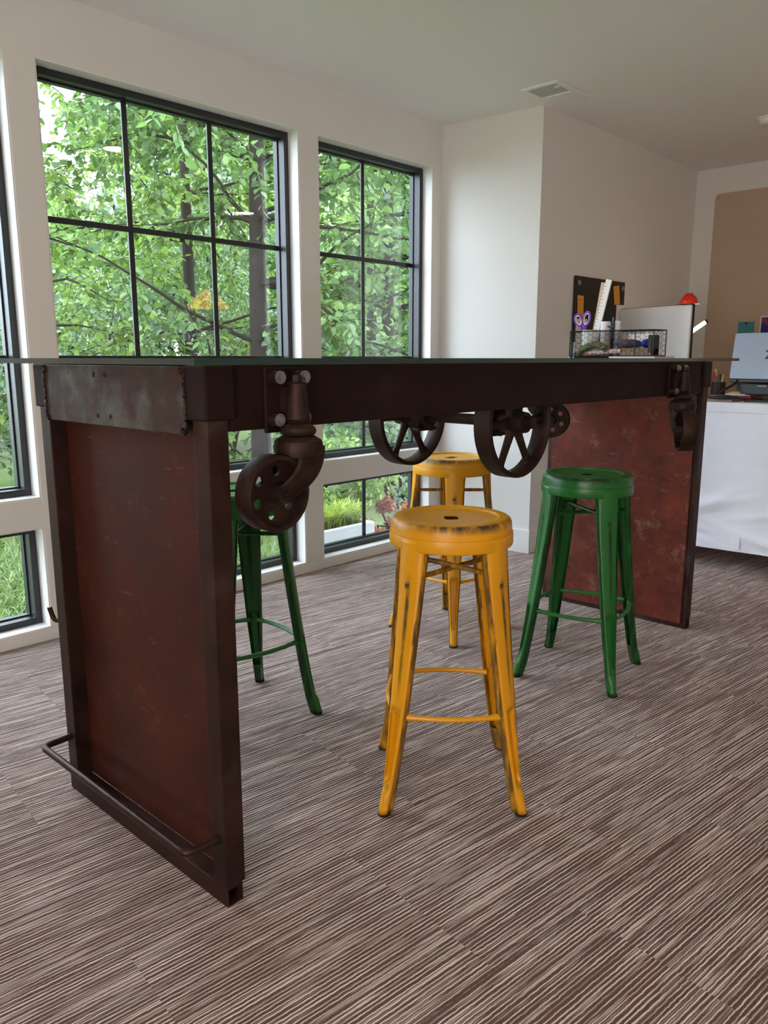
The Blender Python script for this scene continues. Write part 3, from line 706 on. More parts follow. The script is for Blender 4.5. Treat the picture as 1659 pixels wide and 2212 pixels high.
mb = MB(); mb.box((4.46, 1.30, DZ + .012), (4.50, 1.40, .906)); mb.build('stem', M_blk, ls, smooth=None, bevel=.002)
bx((4.36, 1.20, DZ + .0006), (4.60, 1.46, DZ + .013), 'foot_plate', M_blk, ls, smooth=None, bevel=.002)
plate([(y + 1.40, z + .955) for y, z in rrect(.05, .006, .0025)], 4.432, 4.436, Matrix.Identity(4)).build('maker_badge', M_sil, ls, smooth=None)

# monitor seen from behind
mo = thing('monitor', 'white backed monitor seen from behind, black bezel edge', 'monitor', (4.62, 1.98, DZ))
MM = Matrix.Translation((4.472, 2.034, 1.205)) @ Matrix.Rotation(R(-16), 4, 'Z')
mbk = plate(rrect(.512, .365, .006), -.012, .004, MM).build('back_shell', plain('white_plastic', (.90, .90, .91), .5, var=.02), mo, smooth=None, bevel=.003)
plate(rrect(.520, .372, .006), .0042, .018, MM).build('bezel', M_blk, mo, smooth=None, bevel=.002)
mb = MB(); mb.box((4.505, 2.00, DZ + .012), (4.545, 2.06, 1.12)); mb.build('stand_neck', M_blk, mo, smooth=None, bevel=.003)
bx((4.45, 1.93, DZ + .0006), (4.63, 2.13, DZ + .013), 'stand_foot', M_blk, mo, smooth=None, bevel=.003)
# toy hard hat perched on the monitor corner
hp = MM @ Vector((0.002, -.228, .1865))
hh = thing('toy_hard_hat', 'small orange red toy hard hat on the monitor corner', 'hat', hp)
M_red = plain('hat_red', lin(232, 52, 24), .35, var=.04)
prof = [(.046 * math.cos(t), .050 * math.sin(t)) for t in np.linspace(.0, math.pi / 2 - .02, 12)]
MB().lathe([(.058, 0), (.058, .003), (.047, .005)] + [(r_, .005 + z) for r_, z in prof] + [(.0005, .0545)], hp, n=36).build('shell', M_red, hh, smooth=50)
for k in (-1, 0, 1):
    pth = [hp + Vector((.0475 * math.cos(t), k * .012, .006 + .0500 * math.sin(t))) for t in np.linspace(.25, math.pi - .25, 14)]
    MB().tube(pth, .0030, 6).build('ridge', M_red, hh)
# LED desk lamp
la = thing('led_desk_lamp', 'slim lit LED bar lamp behind the monitor edge', 'lamp', (4.80, 2.08, DZ))
MB().lathe([(.001, 0), (.06, 0), (.06, .012), (.02, .018), (.001, .018)], (4.80, 2.08, DZ + .0006), n=28).build('lamp_base', M_blk, la)
p0, p1 = Vector((4.700, 1.914, 1.245)), Vector((4.755, 1.850, 1.306)); dd = (p1 - p0).normalized()
MB().tube(arc([(4.80, 2.08, DZ + .016), (4.80, 2.08, 1.10), p0 - dd * .06], .05), .006, 8).build('stem', M_blk, la)
MB().cyl(p0, p1, .011, n=14).build('light_bar', plain('led_bar', (1, .95, .9), .4, emit=(1, .80, .70), estr=16), la)
MB().cyl(p1, p1 + dd * .012, .0125, n=14).build('bar_end', M_blk, la); MB().cyl(p0 - dd * .065, p0, .0125, n=14).build('bar_grip', M_blk, la)

# pinned sheet, notes and poster on the far wall
ps = thing('paper_sheet', 'large tan paper sheet pinned to the far wall', 'paper', (XF, 1.3, .7))
pts = rrect(2.30, 1.52, .03, 6); mb = MB(); mb.prism([(y + 1.095, z + 1.452) for y, z in pts], XF - .006, XF - .002, Matrix(((0, 0, 1, 0), (1, 0, 0, 0), (0, 1, 0, 0), (0, 0, 0, 1)))); mb.build('sheet', M_kraft, ps, smooth=None)
MB().box((XF - .0072, -.05, 1.430), (XF - .006, 2.24, 1.433)).build('fold_crease', M_kraft, ps, smooth=None)
for y, z in ((2.225, 2.185), (2.228, 1.60)): MB().lathe([(.001, .012), (.008, .010), (.009, 0), (.001, 0)], (XF - .006, y, z), (-1, 0, 0), n=12).build('push_pin', M_kraft, ps)
tn = thing('sticky_note', 'teal note pinned on the tan paper above the laptop', 'note', (XF - .008, 1.965, 1.27))
plate([(1.965 + y, 1.288 + z) for y, z in rrect(.105, .115, .004)], XF - .0098, XF - .008, Matrix.Identity(4)).build('note_sheet', plain('teal_paper', lin(74, 150, 158), .8), tn, smooth=None)
MB().lathe([(.001, .01), (.006, .008), (.007, 0), (.001, 0)], (XF - .0098, 1.965, 1.335), (-1, 0, 0), n=12).build('push_pin', M_blk, tn)
po = thing('photo_print', 'dark blue photo print with white border at the picture edge', 'picture', (XF - .008, 1.76, 1.3))
plate([(1.775 + y, 1.29 + z) for y, z in rrect(.20, .18, .002)], XF - .010, XF - .008, Matrix.Identity(4)).build('print_border', M_paper, po, smooth=None)
t = NT('blue_print'); n_ = t.noise(t.obj(), 14, 3); t.link(t.ramp(n_, [(.35, lin(24, 22, 84)), (.55, lin(40, 36, 130)), (.68, lin(150, 60, 60))]), t.b.inputs['Base Color']); t.b.inputs['Roughness'].default_value = .4
plate([(1.775 + y, 1.29 + z) for y, z in rrect(.184, .164, .002)], XF - .0112, XF - .0101, Matrix.Identity(4)).build('print_image', t.m, po, smooth=None)

# black magnetic board on the right wall
pb = thing('magnet_board', 'black magnetic board hung on the shaded right wall', 'board', (4.47, YR, .95))
XR = Matrix(((1, 0, 0, 0), (0, 0, -1, 0), (0, 1, 0, 0), (0, 0, 0, 1)))
def wallplate(x0, x1, z0, z1, d0, d1, name, mat, par, tilt=0, curl=0):
    cx, cz = (x0 + x1) / 2, (z0 + z1) / 2; c_, s_ = math.cos(R(tilt)), math.sin(R(tilt))
    q = [(cx + px * c_ - pz * s_, cz + px * s_ + pz * c_) for px, pz in ((x0 - cx, z0 - cz), (x1 - cx, z0 - cz), (x1 - cx, z1 - cz), (x0 - cx, z1 - cz))]
    y0, y1 = YR - d1, YR - d0; mb = MB()
    mb.add([(a, y0 - (curl if k < 2 else 0), b) for k, (a, b) in enumerate(q)] + [(a, y1 - (curl if k < 2 else 0), b) for k, (a, b) in enumerate(q)], [(0, 1, 2, 3), (7, 6, 5, 4), (0, 4, 5, 1), (1, 5, 6, 2), (2, 6, 7, 3), (3, 7, 4, 0)])
    return mb.build(name, mat, par, smooth=None)
wallplate(4.155, 4.760, .96, 1.562, .004, .016, 'board_panel', M_blk, pb)
for x, z in ((4.195, 1.525), (4.735, 1.525), (4.615, 1.235)): MB().lathe([(.001, .006), (.014, .005), (.016, 0), (.001, 0)], (x, YR - .016, z), (0, -1, 0), n=18).build('round_magnet', M_sil, pb)
M_org = plain('orange_note', lin(232, 160, 60), .8); M_ink = plain('ink', lin(60, 40, 30), .8)
def note(x0, x1, z0, z1, tilt, label, lines):
    o = thing('sticky_note', label, 'note', ((x0 + x1) / 2, YR - .016, z0))
    wallplate(x0, x1, z0, z1, .0165, .0172, 'note_sheet', M_org, o, tilt, .004)
    for k, wd in enumerate(lines):
        zz = z1 - .022 - .024 * k; wallplate(x0 + .008, x0 + .008 + wd * (x1 - x0 - .016), zz - .004, zz, .0175, .0180, 'ink_line', M_ink, o, tilt * .6)
note(4.180, 4.250, 1.332, 1.455, 0, 'orange sticky note at the left of the black board', (.8, .95, .5))
note(4.615, 4.690, 1.425, 1.535, 8, 'tilted orange sticky note at the upper right of the black board', (.5, .6, .8, .5))
def sheet(x0, x1, z0, z1, label, grid):
    o = thing('paper_note', label, 'paper', ((x0 + x1) / 2, YR - .016, z0))
    wallplate(x0, x1, z0, z1, .0165, .0175, 'sheet', M_paper, o)
    for k in range(grid): wallplate(x0 + .01, x1 - .01 - .02 * (k % 3), z1 - .03 - .028 * k, z1 - .027 - .028 * k, .0178, .0182, 'print_line', M_vane, o)
sheet(4.175, 4.300, 1.135, 1.325, 'white pad sheet low on the left of the black board', 5)
sheet(4.660, 4.765, 1.05, 1.425, 'printed white sheet at the right of the black board', 11)

# clutter between the table end and the laptop
def blob(name, parent, c, r, mat, seed, amp=.25, n=(18, 12)):
    rg = random.Random(seed); ph = [rg.uniform(0, 6) for _ in range(6)]; rs = []
    for j in range(n[1] + 1):
        th = math.pi * (.02 + .96 * j / n[1]); ring = []
        for i in range(n[0]):
            a = 2 * math.pi * i / n[0]; k = 1 + amp * (math.sin(3 * a + ph[0] + 2 * th) * .4 + math.sin(5 * a + ph[1]) * .25 + math.sin(4 * th + ph[2] + a) * .35)
            ring.append(Vector(c) + Vector((r[0] * k * math.sin(th) * math.cos(a), r[1] * k * math.sin(th) * math.sin(a), r[2] * k * math.cos(th))))
        rs.append(ring)
    return MB().rings(rs).build(name, mat, parent, smooth=80)
# striped cloth bag leaning behind the laptop
bgt = thing('striped_bag', 'grey and black striped cloth bag behind the laptop', 'bag', (4.86, 1.62, DZ))
t = NT('striped_fabric'); sx = t.n('SeparateXYZ'); t.link(t.obj(), sx.inputs[0]); st_ = t.math('FRACT', t.math('MULTIPLY', sx.outputs[2], 7.))
t.link(t.ramp(st_, [(0, lin(150, 135, 130)), (.45, lin(120, 105, 100)), (.5, lin(20, 18, 18)), (.68, lin(22, 20, 20)), (.72, lin(170, 150, 145))], 'CONSTANT'), t.b.inputs['Base Color']); t.b.inputs['Roughness'].default_value = .9; t.bump(t.noise(t.obj(), 120, 3), .4, .003)
rs = []
for z, hx, hy in ((0, .05, .13), (.03, .075, .15), (.12, .08, .155), (.24, .07, .145), (.31, .045, .11), (.335, .015, .06)):
    rs.append([(4.86 + hx * math.copysign(abs(math.cos(a)) ** .7, math.cos(a)), 1.52 + hy * math.copysign(abs(math.sin(a)) ** .7, math.sin(a)), DZ + .001 + z) for a in np.linspace(0, 2 * math.pi, 25)[:-1]])
MB().rings(rs).build('bag_body', t.m, bgt, smooth=60)
# pen cup with markers
pc = thing('pen_cup', 'dark brown pen cup beside the laptop', 'cup', (4.62, 1.695, DZ))
MB().lathe([(.001, .003), (.036, .003), (.038, .008), (.038, .095), (.035, .095), (.034, .010), (.001, .010)], (4.62, 1.695, DZ), n=28).build('cup_body', plain('brown_cup', lin(52, 34, 30), .5), pc)
for k, (col, nm, dx, dy, h) in enumerate(((lin(225, 60, 40), 'orange red', -.016, .012, .150), (lin(40, 70, 120), 'dark blue', .0, -.004, .140), (lin(225, 190, 60), 'yellow', -.008, -.018, .135), (lin(235, 225, 215), 'white', .012, .018, .168))):
    b0 = Vector((4.62 + dx * .5, 1.695 + dy * .5, DZ + .012)); b1 = Vector((4.62 + dx * 1.5, 1.695 + dy * 1.6, DZ + h)); d_ = (b1 - b0).normalized()
    mk = thing('marker_pen', '%s marker standing in the brown pen cup' % nm, 'marker', b0, group='markers in the pen cup')
    MB().cyl(b0, b1 - d_ * .04, .0052, n=12).build('barrel', plain('pen_grey', (.25, .25, .26), .4), mk); MB().cyl(b1 - d_ * .04, b1, .0068, .0058, n=12).build('cap', plain('marker_' + nm, col, .4), mk)
# papers, books, black cable pouch
for k, (x0, x1, y0, y1, z, th, m, lab) in enumerate(((4.30, 4.52, 1.50, 1.72, 0, .012, plain('grey_board', lin(150, 130, 118), .8), 'brown grey board lying flat at the desk front'),
        (4.55, 4.80, 1.49, 1.64, 0, .022, plain('red_book', lin(150, 48, 38), .6), 'red covered book lying on the desk by the pen cup'),
        (4.565, 4.79, 1.50, 1.635, .0225, .010, M_paper, 'white paper stack on the red book'),
        (4.58, 4.76, 1.51, 1.62, .033, .008, plain('yellow_pad', lin(228, 196, 96), .8), 'yellow pad on top of the white paper stack'))):
    o = bx((x0, y0, DZ + .001 + z), (x1, y1, DZ + .001 + z + th), ('flat_board', 'book', 'paper_stack', 'note_pad')[k], m, smooth=None, bevel=.001); tag(o, lab, ('board', 'book', 'paper', 'notepad')[k])
o = thing('black_pouch', 'flat black pouch with strap at the desk front edge', 'pouch', (4.31, 1.56, DZ + .013))
blob('pouch_body', o, (4.31, 1.56, DZ + .026), (.045, .085, .0115), M_blk, 4, .12)
MB().tube(arc([(4.32, 1.58, DZ + .035), (4.36, 1.57, DZ + .06), (4.42, 1.545, DZ + .085), (4.45, 1.53, DZ + .11)], .02), [.006] * 0 or .0075, 8).build('strap', M_blk, o)
o = thing('cable', 'thin dark cable looped on the desk before the laptop', 'cable', (4.36, 1.52, DZ + .013))
pth = [(4.36 + .035 * math.cos(a), 1.505 + .055 * math.sin(a), DZ + .0165 + .003 * abs(math.sin(a * 1.5))) for a in np.linspace(0, 2.2 * math.pi, 30)]
MB().tube(pth, .0028, 7).build('cord', M_blk, o)

# ================================================================== WIRE BASKET AND CONTENTS (on the glass)
GT = GZ1 + .0004
pd_ = tag(bx((2.95, 1.33, GT), (3.13, 1.52, GT + .006), 'paper_pad', M_paper, smooth=None), 'white paper pad on the glass under the wire basket', 'paper')
BK = Vector((3.06, 1.545, GT + .0065)); bk = thing('wire_basket', 'black chicken wire basket on the glass tabletop', 'basket', BK)
M_wire = plain('black_wire', (.03, .03, .032), .45, .6)
BL, BD, BH = .365, .115, .102
def bpt(u, v, z): return BK + Vector((v, -u, z))      # u along -y (to the right in the photo), v away from the viewer
cs = [(-BL / 2, -BD / 2), (BL / 2, -BD / 2), (BL / 2, BD / 2), (-BL / 2, BD / 2)]
for z in (.002, BH): MB().tube([bpt(u, v, z) for u, v in cs], .0022, 8, closed=True).build('rim_wire' if z > .01 else 'base_wire', M_wire, bk)
for u, v in cs + [(BL * .29, -BD / 2)]: MB().tube([bpt(u, v, .002), bpt(u, v, BH)], .002, 8).build('upright_wire', M_wire, bk)
def hexmesh(u0, u1, f, name):
    mb = MB(); a = .0125; hgt = a * math.sqrt(3); i = 0; u = u0
    seg = []
    cols = int((u1 - u0) / (1.5 * a)) + 2; rws = int(BH / hgt) + 2
    for ci in range(cols):
        for ri in range(rws):
            cx, cz = u0 + ci * 1.5 * a, ri * hgt + (hgt / 2 if ci % 2 else 0)
            P = [(cx + a * math.cos(R(60 * k)), cz + a * math.sin(R(60 * k))) for k in range(6)]
            for p, q in ((P[0], P[1]), (P[1], P[2]), (P[2], P[3])): seg.append((p, q))
    for p, q in seg:
        cl_ = lambda s_: (min(max(s_[0], u0), u1), min(max(s_[1], .002), BH))
        p, q = cl_(p), cl_(q)
        if abs(p[0] - q[0]) + abs(p[1] - q[1]) < .001: continue
        mb.cyl(f(*p), f(*q), .0007, n=4, caps=False)
    o = mb.build(name, M_wire, bk, smooth=None); return o
hexmesh(-BL / 2, BL / 2, lambda u, z: bpt(u, -BD / 2, z), 'mesh_front'); hexmesh(-BL / 2, BL / 2, lambda u, z: bpt(u, BD / 2, z), 'mesh_back')
hexmesh(-BD / 2, BD / 2, lambda v, z: bpt(-BL / 2, v, z), 'mesh_end'); hexmesh(-BD / 2, BD / 2, lambda v, z: bpt(BL / 2, v, z), 'mesh_end')
# white tumbler with tools
Cx = bpt(-.125, .012, .003); tu = thing('tumbler', 'pale tumbler holding scissors and rulers in the basket', 'cup', Cx)
MB().lathe([(.001, 0), (.030, 0), (.036, .105), (.0375, .106), (.0345, .106), (.029, .004), (.001, .004)], Cx, n=30).build('cup_body', plain('pale_plastic', (.68, .69, .70), .4), tu)
def stick(name, label, cat, p0, p1, wd, th, mat, ticks=None):
    p0, p1 = Vector(p0), Vector(p1); d = (p1 - p0); L = d.length; d.normalize(); sdv = Vector((0, -1, 0)); sdv = (sdv - d * sdv.dot(d)).normalized(); nn = d.cross(sdv)
    o = thing(name, label, cat, p0); m = MB()
    M_ = Matrix((( *sdv, 0), (*nn, 0), (*d, 0), (0, 0, 0, 1))).transposed(); M_.translation = p0
    m.box((-wd / 2, -th / 2, 0), (wd / 2, th / 2, L), M_); m.build('blade', mat, o, smooth=None, bevel=.001)
    if ticks:
        for k in range(ticks):
            z = L * (k + .8) / (ticks + 1); s_ = .6 if k % 2 else 1; fr = 1 if nn.x < 0 else -1
            m = MB(); m.box((-wd / 2 + .001, fr * th / 2 - .0003, z), (-wd / 2 + wd * .38 * s_, fr * th / 2 + .0003, z + .0016), M_); m.build('tick', M_ink, o, smooth=None)
    return o
stick('paint_stick', 'plain wooden stick standing left of the white ruler', 'stick', bpt(-.130, .030, .008), bpt(-.088, .034, .300), .024, .005, plain('bare_wood', lin(206, 176, 148), .7))
stick('scale_ruler', 'white ruler standing tallest in the basket', 'ruler', bpt(-.120, .008, .008), bpt(-.054, .012, .308), .026, .008, M_paper, 22)
sc_ = thing('scissors', 'scissors with purple and white handles in the tumbler', 'scissors', bpt(-.14, -.002, .01))
M_pur = plain('purple_plastic', lin(118, 46, 158), .4); M_wht = plain('white_grip', (.8, .78, .82), .5)
for k, (cu, cz, tilt, ru, rz_) in enumerate(((-.176, .150, 24, .0165, .025), (-.141, .154, -14, .0155, .029))):
    def el(s_):
        c_, n_ = math.cos(R(tilt)), math.sin(R(tilt))
        return [bpt(cu + ru * s_ * math.cos(a) * c_ - rz_ * s_ * math.sin(a) * n_, -.004 + .002 * k, cz + ru * s_ * math.cos(a) * n_ + rz_ * s_ * math.sin(a) * c_) for a in np.linspace(0, 2 * math.pi, 25)[:-1]]
    MB().tube(el(1), .0046, 8, closed=True).build('handle_loop', M_pur, sc_); MB().tube(el(.78), .0028, 8, closed=True).build('inner_grip', M_wht, sc_)
    MB().tube([bpt(cu + rz_ * math.sin(R(tilt)), -.004 + .002 * k, cz - rz_ * .96), bpt(-.150 + .006 * k, -.004, .098), bpt(-.140, -.002, .02)], [.0066, .0066, .003], 8).build('shank', M_pur, sc_)
def bottle(c, r, h, body, cap, name, label):
    o = thing(name, label, 'bottle', c)
    MB().lathe([(.001, 0), (r, 0), (r, h * .68), (r * .8, h * .74), (.001, h * .74)], c, n=24).build('bottle_body', body, o); MB().lathe([(.001, h * .74), (r * .98, h * .74), (r, h * .76), (r * .96, h * .98), (r * .8, h), (.001, h)], c, n=24).build('bottle_cap', cap, o)
bottle(bpt(-.052, .000, .003), .0215, .138, plain('grey_label', (.35, .34, .35), .5), M_wht, 'bottle', 'small grey bottle with white cap in the basket middle')
bottle(bpt(-.012, .025, .003), .013, .140, M_sil, M_wht, 'glue_tube', 'slim grey glue tube with white cap in the basket')
o = thing('craft_knife', 'black craft knife slanting up from the basket', 'knife', bpt(-.03, .02, .02)); MB().tube([bpt(-.035, .006, .05), bpt(-.022, .006, .15)], .0055, 8).build('handle', M_blk, o)
MB().tube([bpt(-.022, .006, .15), bpt(-.021, .006, .157)], .0065, 8).build('end_cap', M_blk, o)
o = thing('teal_clip', 'dark teal clip lying over the bottle tops', 'clip', bpt(-.02, -.012, .115)); blob('clip_body', o, bpt(-.022, -.014, .120), (.010, .018, .0045), plain('teal_plastic', lin(40, 84, 98), .4), 2, .08)
# braided dry greens, pink roll, pouches and envelopes
gd = thing('braided_greens', 'braided bundle of dry green stalks at the basket front', 'dried plant', bpt(-.09, -.045, .003))
M_gd = plain('dry_green', lin(110, 116, 84), .85, var=.35, scale=90)
for k in range(4):
    pth = [bpt(-.15 + .125 * t, -.043 + .009 * math.sin(t * 15 + k * 1.6), .012 + .035 * math.sin(t * 2.6) + .0085 * math.cos(t * 15 + k * 1.6)) for t in np.linspace(0, 1, 30)]
    MB().tube(pth, [.0045 + .004 * abs(math.sin(i * .5 + k)) for i in range(30)], 8).build('strand', M_gd, gd)
pr = thing('pink_roll', 'pale pink fabric roll along the basket front', 'fabric roll', bpt(-.05, -.048, .003))
MB().tube([bpt(-.135 + .17 * t, -.030, .0135 + .008 * t) for t in np.linspace(0, 1, 12)], [.008 + .0035 * math.sin(i * .9) ** 2 for i in range(12)], 12).build('roll_body', plain('pale_pink', lin(226, 196, 190), .85), pr)
for k in range(5):
    tag(bx(bpt(.035, .03 - .001 * k, .004 + .0052 * k), bpt(.165, -.038 + .002 * k, .0085 + .0052 * k), 'envelope', plain('brown_envelope', lin(150, 128, 108), .85), smooth=None), 'brown paper envelope, %s of the flat pile in the basket' % ('lowest', 'second from the bottom', 'middle one', 'second from the top', 'topmost')[k], 'envelope', 'envelopes in the basket')
o = thing('grey_pouch', 'slate grey fabric pouch on the envelopes in the basket', 'pouch', bpt(.05, .0, .032)); blob('pouch_body', o, bpt(.055, .0, .0505), (.030, .058, .0165), plain('slate_fabric', lin(70, 72, 86), .9), 8, .15)
o = thing('blue_pouch', 'bright blue pouch at the right end of the basket', 'pouch', bpt(.135, .0, .032)); blob('pouch_body', o, bpt(.132, .0, .0515), (.028, .023, .017), plain('bright_blue', lin(24, 34, 150), .6), 9, .12)
o = tag(bx(bpt(.165, .035, .004), bpt(.150, -.035, .083) + Vector((0, -.03, 0)) * 0, 'card_box', M_blk, smooth=None, bevel=.001), 'narrow black box upright at the right end of the basket', 'box')
o = thing('printed_packet', 'white printed packet with pink corner in the basket back', 'packet', bpt(.08, .045, .004))
pk = MB().box(bpt(.145, .048, .004), bpt(.03, .042, .090)).build('packet_body', M_paper, o, smooth=None, bevel=.001)
MB().box(bpt(.142, .0412, .072), bpt(.122, .0417, .084)).build('pink_print', plain('pink_ink', lin(216, 70, 110), .7), pk, smooth=None)
o = tag(MB().box(bpt(.025, .052, .004), bpt(-.02, .046, .078)).build('orange_card', plain('peach_card', lin(226, 170, 130), .8), smooth=None), 'peach card standing at the basket back', 'card')
o = thing('water_glass', 'clear drinking glass left of the basket', 'glass', bpt(-.205, .01, -.0062)); c0 = bpt(-.212, .01, -.0062)
MB().lathe([(.001, 0), (.014, 0), (.018, .066), (.0165, .066), (.0125, .004), (.001, .004)], c0, n=24).build('glass_body', glass('clear_glass', (.93, .95, .96), 1.0), o)

# ================================================================== OUTSIDE
GR = -.42                                     # ground level outside
M_soil = NT('lawn_soil'); v = M_soil.obj(); n1 = M_soil.noise(v, 6, 5); n2 = M_soil.noise(v, .5, 3)
M_soil.link(M_soil.mix(M_soil.ramp(n2, [(.4, 0.), (.6, 1.)]), M_soil.mix(n1, lin(70, 96, 40), lin(120, 140, 70)), M_soil.mix(n1, lin(60, 74, 40), lin(104, 100, 62))), M_soil.b.inputs['Base Color']); M_soil.b.inputs['Roughness'].default_value = .95
tag(bx((-14, W + TH, GR - .3), (32, 34, GR), 'ground', M_soil.m, smooth=None), 'green lawn and leaf litter outside the windows', 'ground', kind='structure')
tag(bx((-6, W + TH, GR), (3.1, 3.92, GR + .03), 'gravel_strip', plain('pale_gravel', (.62, .61, .58), .9, var=.25, scale=60, bump=.6), smooth=None), 'pale gravel strip along the house wall outside', 'gravel', kind='structure')  # added out of view to bounce daylight up to the ceiling
LG = [lin(40, 64, 42), lin(66, 98, 58), lin(96, 128, 72), lin(132, 160, 96)]
LB = [lin(54, 78, 60), lin(86, 114, 86), lin(120, 146, 112), lin(156, 178, 140)]
LY = [lin(60, 86, 38), lin(96, 128, 52), lin(134, 162, 74), lin(166, 188, 104)]
M_leafA = leafmat('magnolia_leaf', LG, .5); M_leafB = leafmat('pale_shrub_leaf', LB, .4); M_leafC = leafmat('bright_leaf', LY, .5)
M_leafR = leafmat('red_shrub_leaf', [lin(120, 40, 36), lin(176, 70, 60), lin(205, 110, 90)], .4)
M_grass = leafmat('grass_blade', [lin(72, 100, 44), lin(108, 132, 64), lin(140, 158, 96)], .4)
M_lime = leafmat('lime_blade', [lin(112, 136, 44), lin(160, 178, 66), lin(205, 212, 120)], .4)
M_bark = rust('bark', lin(24, 20, 18), lin(46, 38, 33), lin(62, 56, 50), 10, .6, .9, 0)
def npmesh(name, V, F, mat, smooth=False):
    me = bpy.data.meshes.new(name); V = np.asarray(V, np.float32); F = np.asarray(F, np.int32)
    me.vertices.add(len(V)); me.vertices.foreach_set('co', V.ravel()); k = F.shape[1]
    me.loops.add(F.size); me.loops.foreach_set('vertex_index', F.ravel()); me.polygons.add(len(F))
    me.polygons.foreach_set('loop_start', np.arange(len(F), dtype=np.int32) * k); me.polygons.foreach_set('loop_total', np.full(len(F), k, np.int32))
    me.materials.append(mat); me.update(calc_edges=True); return me
def leaves(P, D, N, L, Wd, rg):
    """leaf blades: base P, direction D, normal N, length L, width Wd; each folded along its midrib"""
    n = len(P); D = D / np.linalg.norm(D, axis=1, keepdims=True); N = N - D * np.sum(D * N, 1, keepdims=True); N /= np.linalg.norm(N, axis=1, keepdims=True) + 1e-9; S = np.cross(D, N)
    L = L[:, None]; Wd = Wd[:, None]
    pts = [P, P + D * L * .35 + S * Wd * .46 + N * Wd * .10, P + D * L * .72 + S * Wd * .36 + N * Wd * .06, P + D * L - N * L * .10,
           P + D * L * .72 - S * Wd * .36 + N * Wd * .06, P + D * L * .35 - S * Wd * .46 + N * Wd * .10, P + D * L * .38, P + D * L * .72 - N * L * .03]
    V = np.stack(pts, 1).reshape(-1, 3); b = np.arange(n)[:, None] * 8
    F = np.concatenate([b + np.array(q)[None] for q in ((0, 6, 1), (6, 7, 1), (1, 7, 2), (7, 3, 2), (0, 5, 6), (6, 5, 7), (5, 4, 7), (7, 4, 3))], 0)
    return V, F
def rvec(rg, n): d = rg.normal(size=(n, 3)); return d / np.linalg.norm(d, axis=1, keepdims=True)
def tree(name, label, cat, base, height, seed, spread, leaf, mat, trunk_r, zlo, nb, ntw, nlf, group=None, lean=(0, 0), single=0, keep=None):
    rg = np.random.RandomState(seed); root = thing(name, label, cat, base, group=group); B = np.array(base)
    tp = [Vector((B[0] + lean[0] * t + .04 * math.sin(5 * t + seed), B[1] + lean[1] * t + .04 * math.cos(4 * t + seed), B[2] + height * t)) for t in np.linspace(0, 1, 14)]
    MB().tube(tp, [trunk_r * (1.25 - .95 * t) for t in np.linspace(0, 1, 14)], 12).build('trunk', M_bark, root, smooth=80)
    bm_ = MB(); P, D, N = [], [], []
    for k in range(nb):
        t0 = zlo + (1 - zlo) * (k + rg.rand()) / nb; o = np.array(tp[min(13, int(t0 * 13))]); a = rg.uniform(0, 2 * math.pi)
        ln = spread * (1.1 - .55 * t0) * rg.uniform(.6, 1.1); d = np.array([math.cos(a), math.sin(a), rg.uniform(-.05, .45)]); pth = [o]; seg = 9
        for i in range(seg):
            d = d + rg.normal(size=3) * .16 + np.array([0, 0, -.045]); d /= np.linalg.norm(d); pth.append(pth[-1] + d * ln / seg)
        bm_.tube([Vector(p) for p in pth], [max(.003, trunk_r * .30 * (1 - i / (seg + .5))) for i in range(seg + 1)], 5)
        for j in range(ntw):
            u = rg.uniform(.15, 1) * seg; i = min(seg - 1, int(u)); q = pth[i] + (pth[i + 1] - pth[i]) * (u - i)
            td = d + rg.normal(size=3) * .8; td[2] -= .1; td /= np.linalg.norm(td); tl = rg.uniform(.28, .62)
            tw = [q]
            for _ in range(4): td = td + rg.normal(size=3) * .15 + np.array([0, 0, -.06]); td /= np.linalg.norm(td); tw.append(tw[-1] + td * tl / 4)
            bm_.tube([Vector(p) for p in tw], .0028, 3)
            for m in range(nlf):
                s_ = (m + .5) / nlf * 4; ii = min(3, int(s_)); pp = tw[ii] + (tw[ii + 1] - tw[ii]) * (s_ - ii)
                sd = np.cross(td, [0, 0, 1.]); sd /= np.linalg.norm(sd) + 1e-6
                P.append(pp); D.append(td * .55 + sd * (1 if m % 2 else -1) * .8 + rg.normal(size=3) * .3 + np.array([0, 0, -.25])); N.append(np.array([0, 0, 1.]) + rg.normal(size=3) * .45)
    bm_.build('branches', M_bark, root, smooth=80)['kind'] = 'stuff'
    P, D, N = np.array(P), np.array(D), np.array(N)
    if keep is not None: kk = keep(P); P, D, N = P[kk], D[kk], N[kk]
    n = len(P); L = leaf * rg.uniform(.7, 1.25, n); Wd = L * rg.uniform(.56, .74, n)
    if single:       # the nearest blades are leaves of their own
        order = np.argsort(np.linalg.norm(P - np.array([1.6, W, 1.3]), axis=1)); near_ = order[:single]; rest = order[single:]
        tmpl = []
        for q in range(4):
            V, F = leaves(np.zeros((1, 3)), np.array([[0, 0, 1.]]), np.array([[0, -1., .0]]), np.array([1.]), np.array([.58 + .045 * q]), rg); tmpl.append(npmesh('leaf', V, F, mat))
        for q in near_:
            d_ = Vector(D[q]).normalized(); n_ = Vector(N[q]); n_ = (n_ - d_ * n_.dot(d_)).normalized(); s_ = d_.cross(n_)
            Mx = Matrix((( *s_, 0), (*(-n_), 0), (*d_, 0), (0, 0, 0, 1))).transposed()
            o = bpy.data.objects.new('leaf', tmpl[q % 4]); C.objects.link(o); o.parent = root; o.location = Vector(P[q]) - Vector(base); o.rotation_euler = Mx.to_euler(); o.scale = (L[q],) * 3
        P, D, N, L, Wd = P[rest], D[rest], N[rest], L[rest], Wd[rest]
    V, F = leaves(P, D, N, L, Wd, rg)
    fo = bpy.data.objects.new('foliage', npmesh('foliage', V - B, F, mat)); C.objects.link(fo); fo.parent = root; fo['kind'] = 'stuff'
    return root
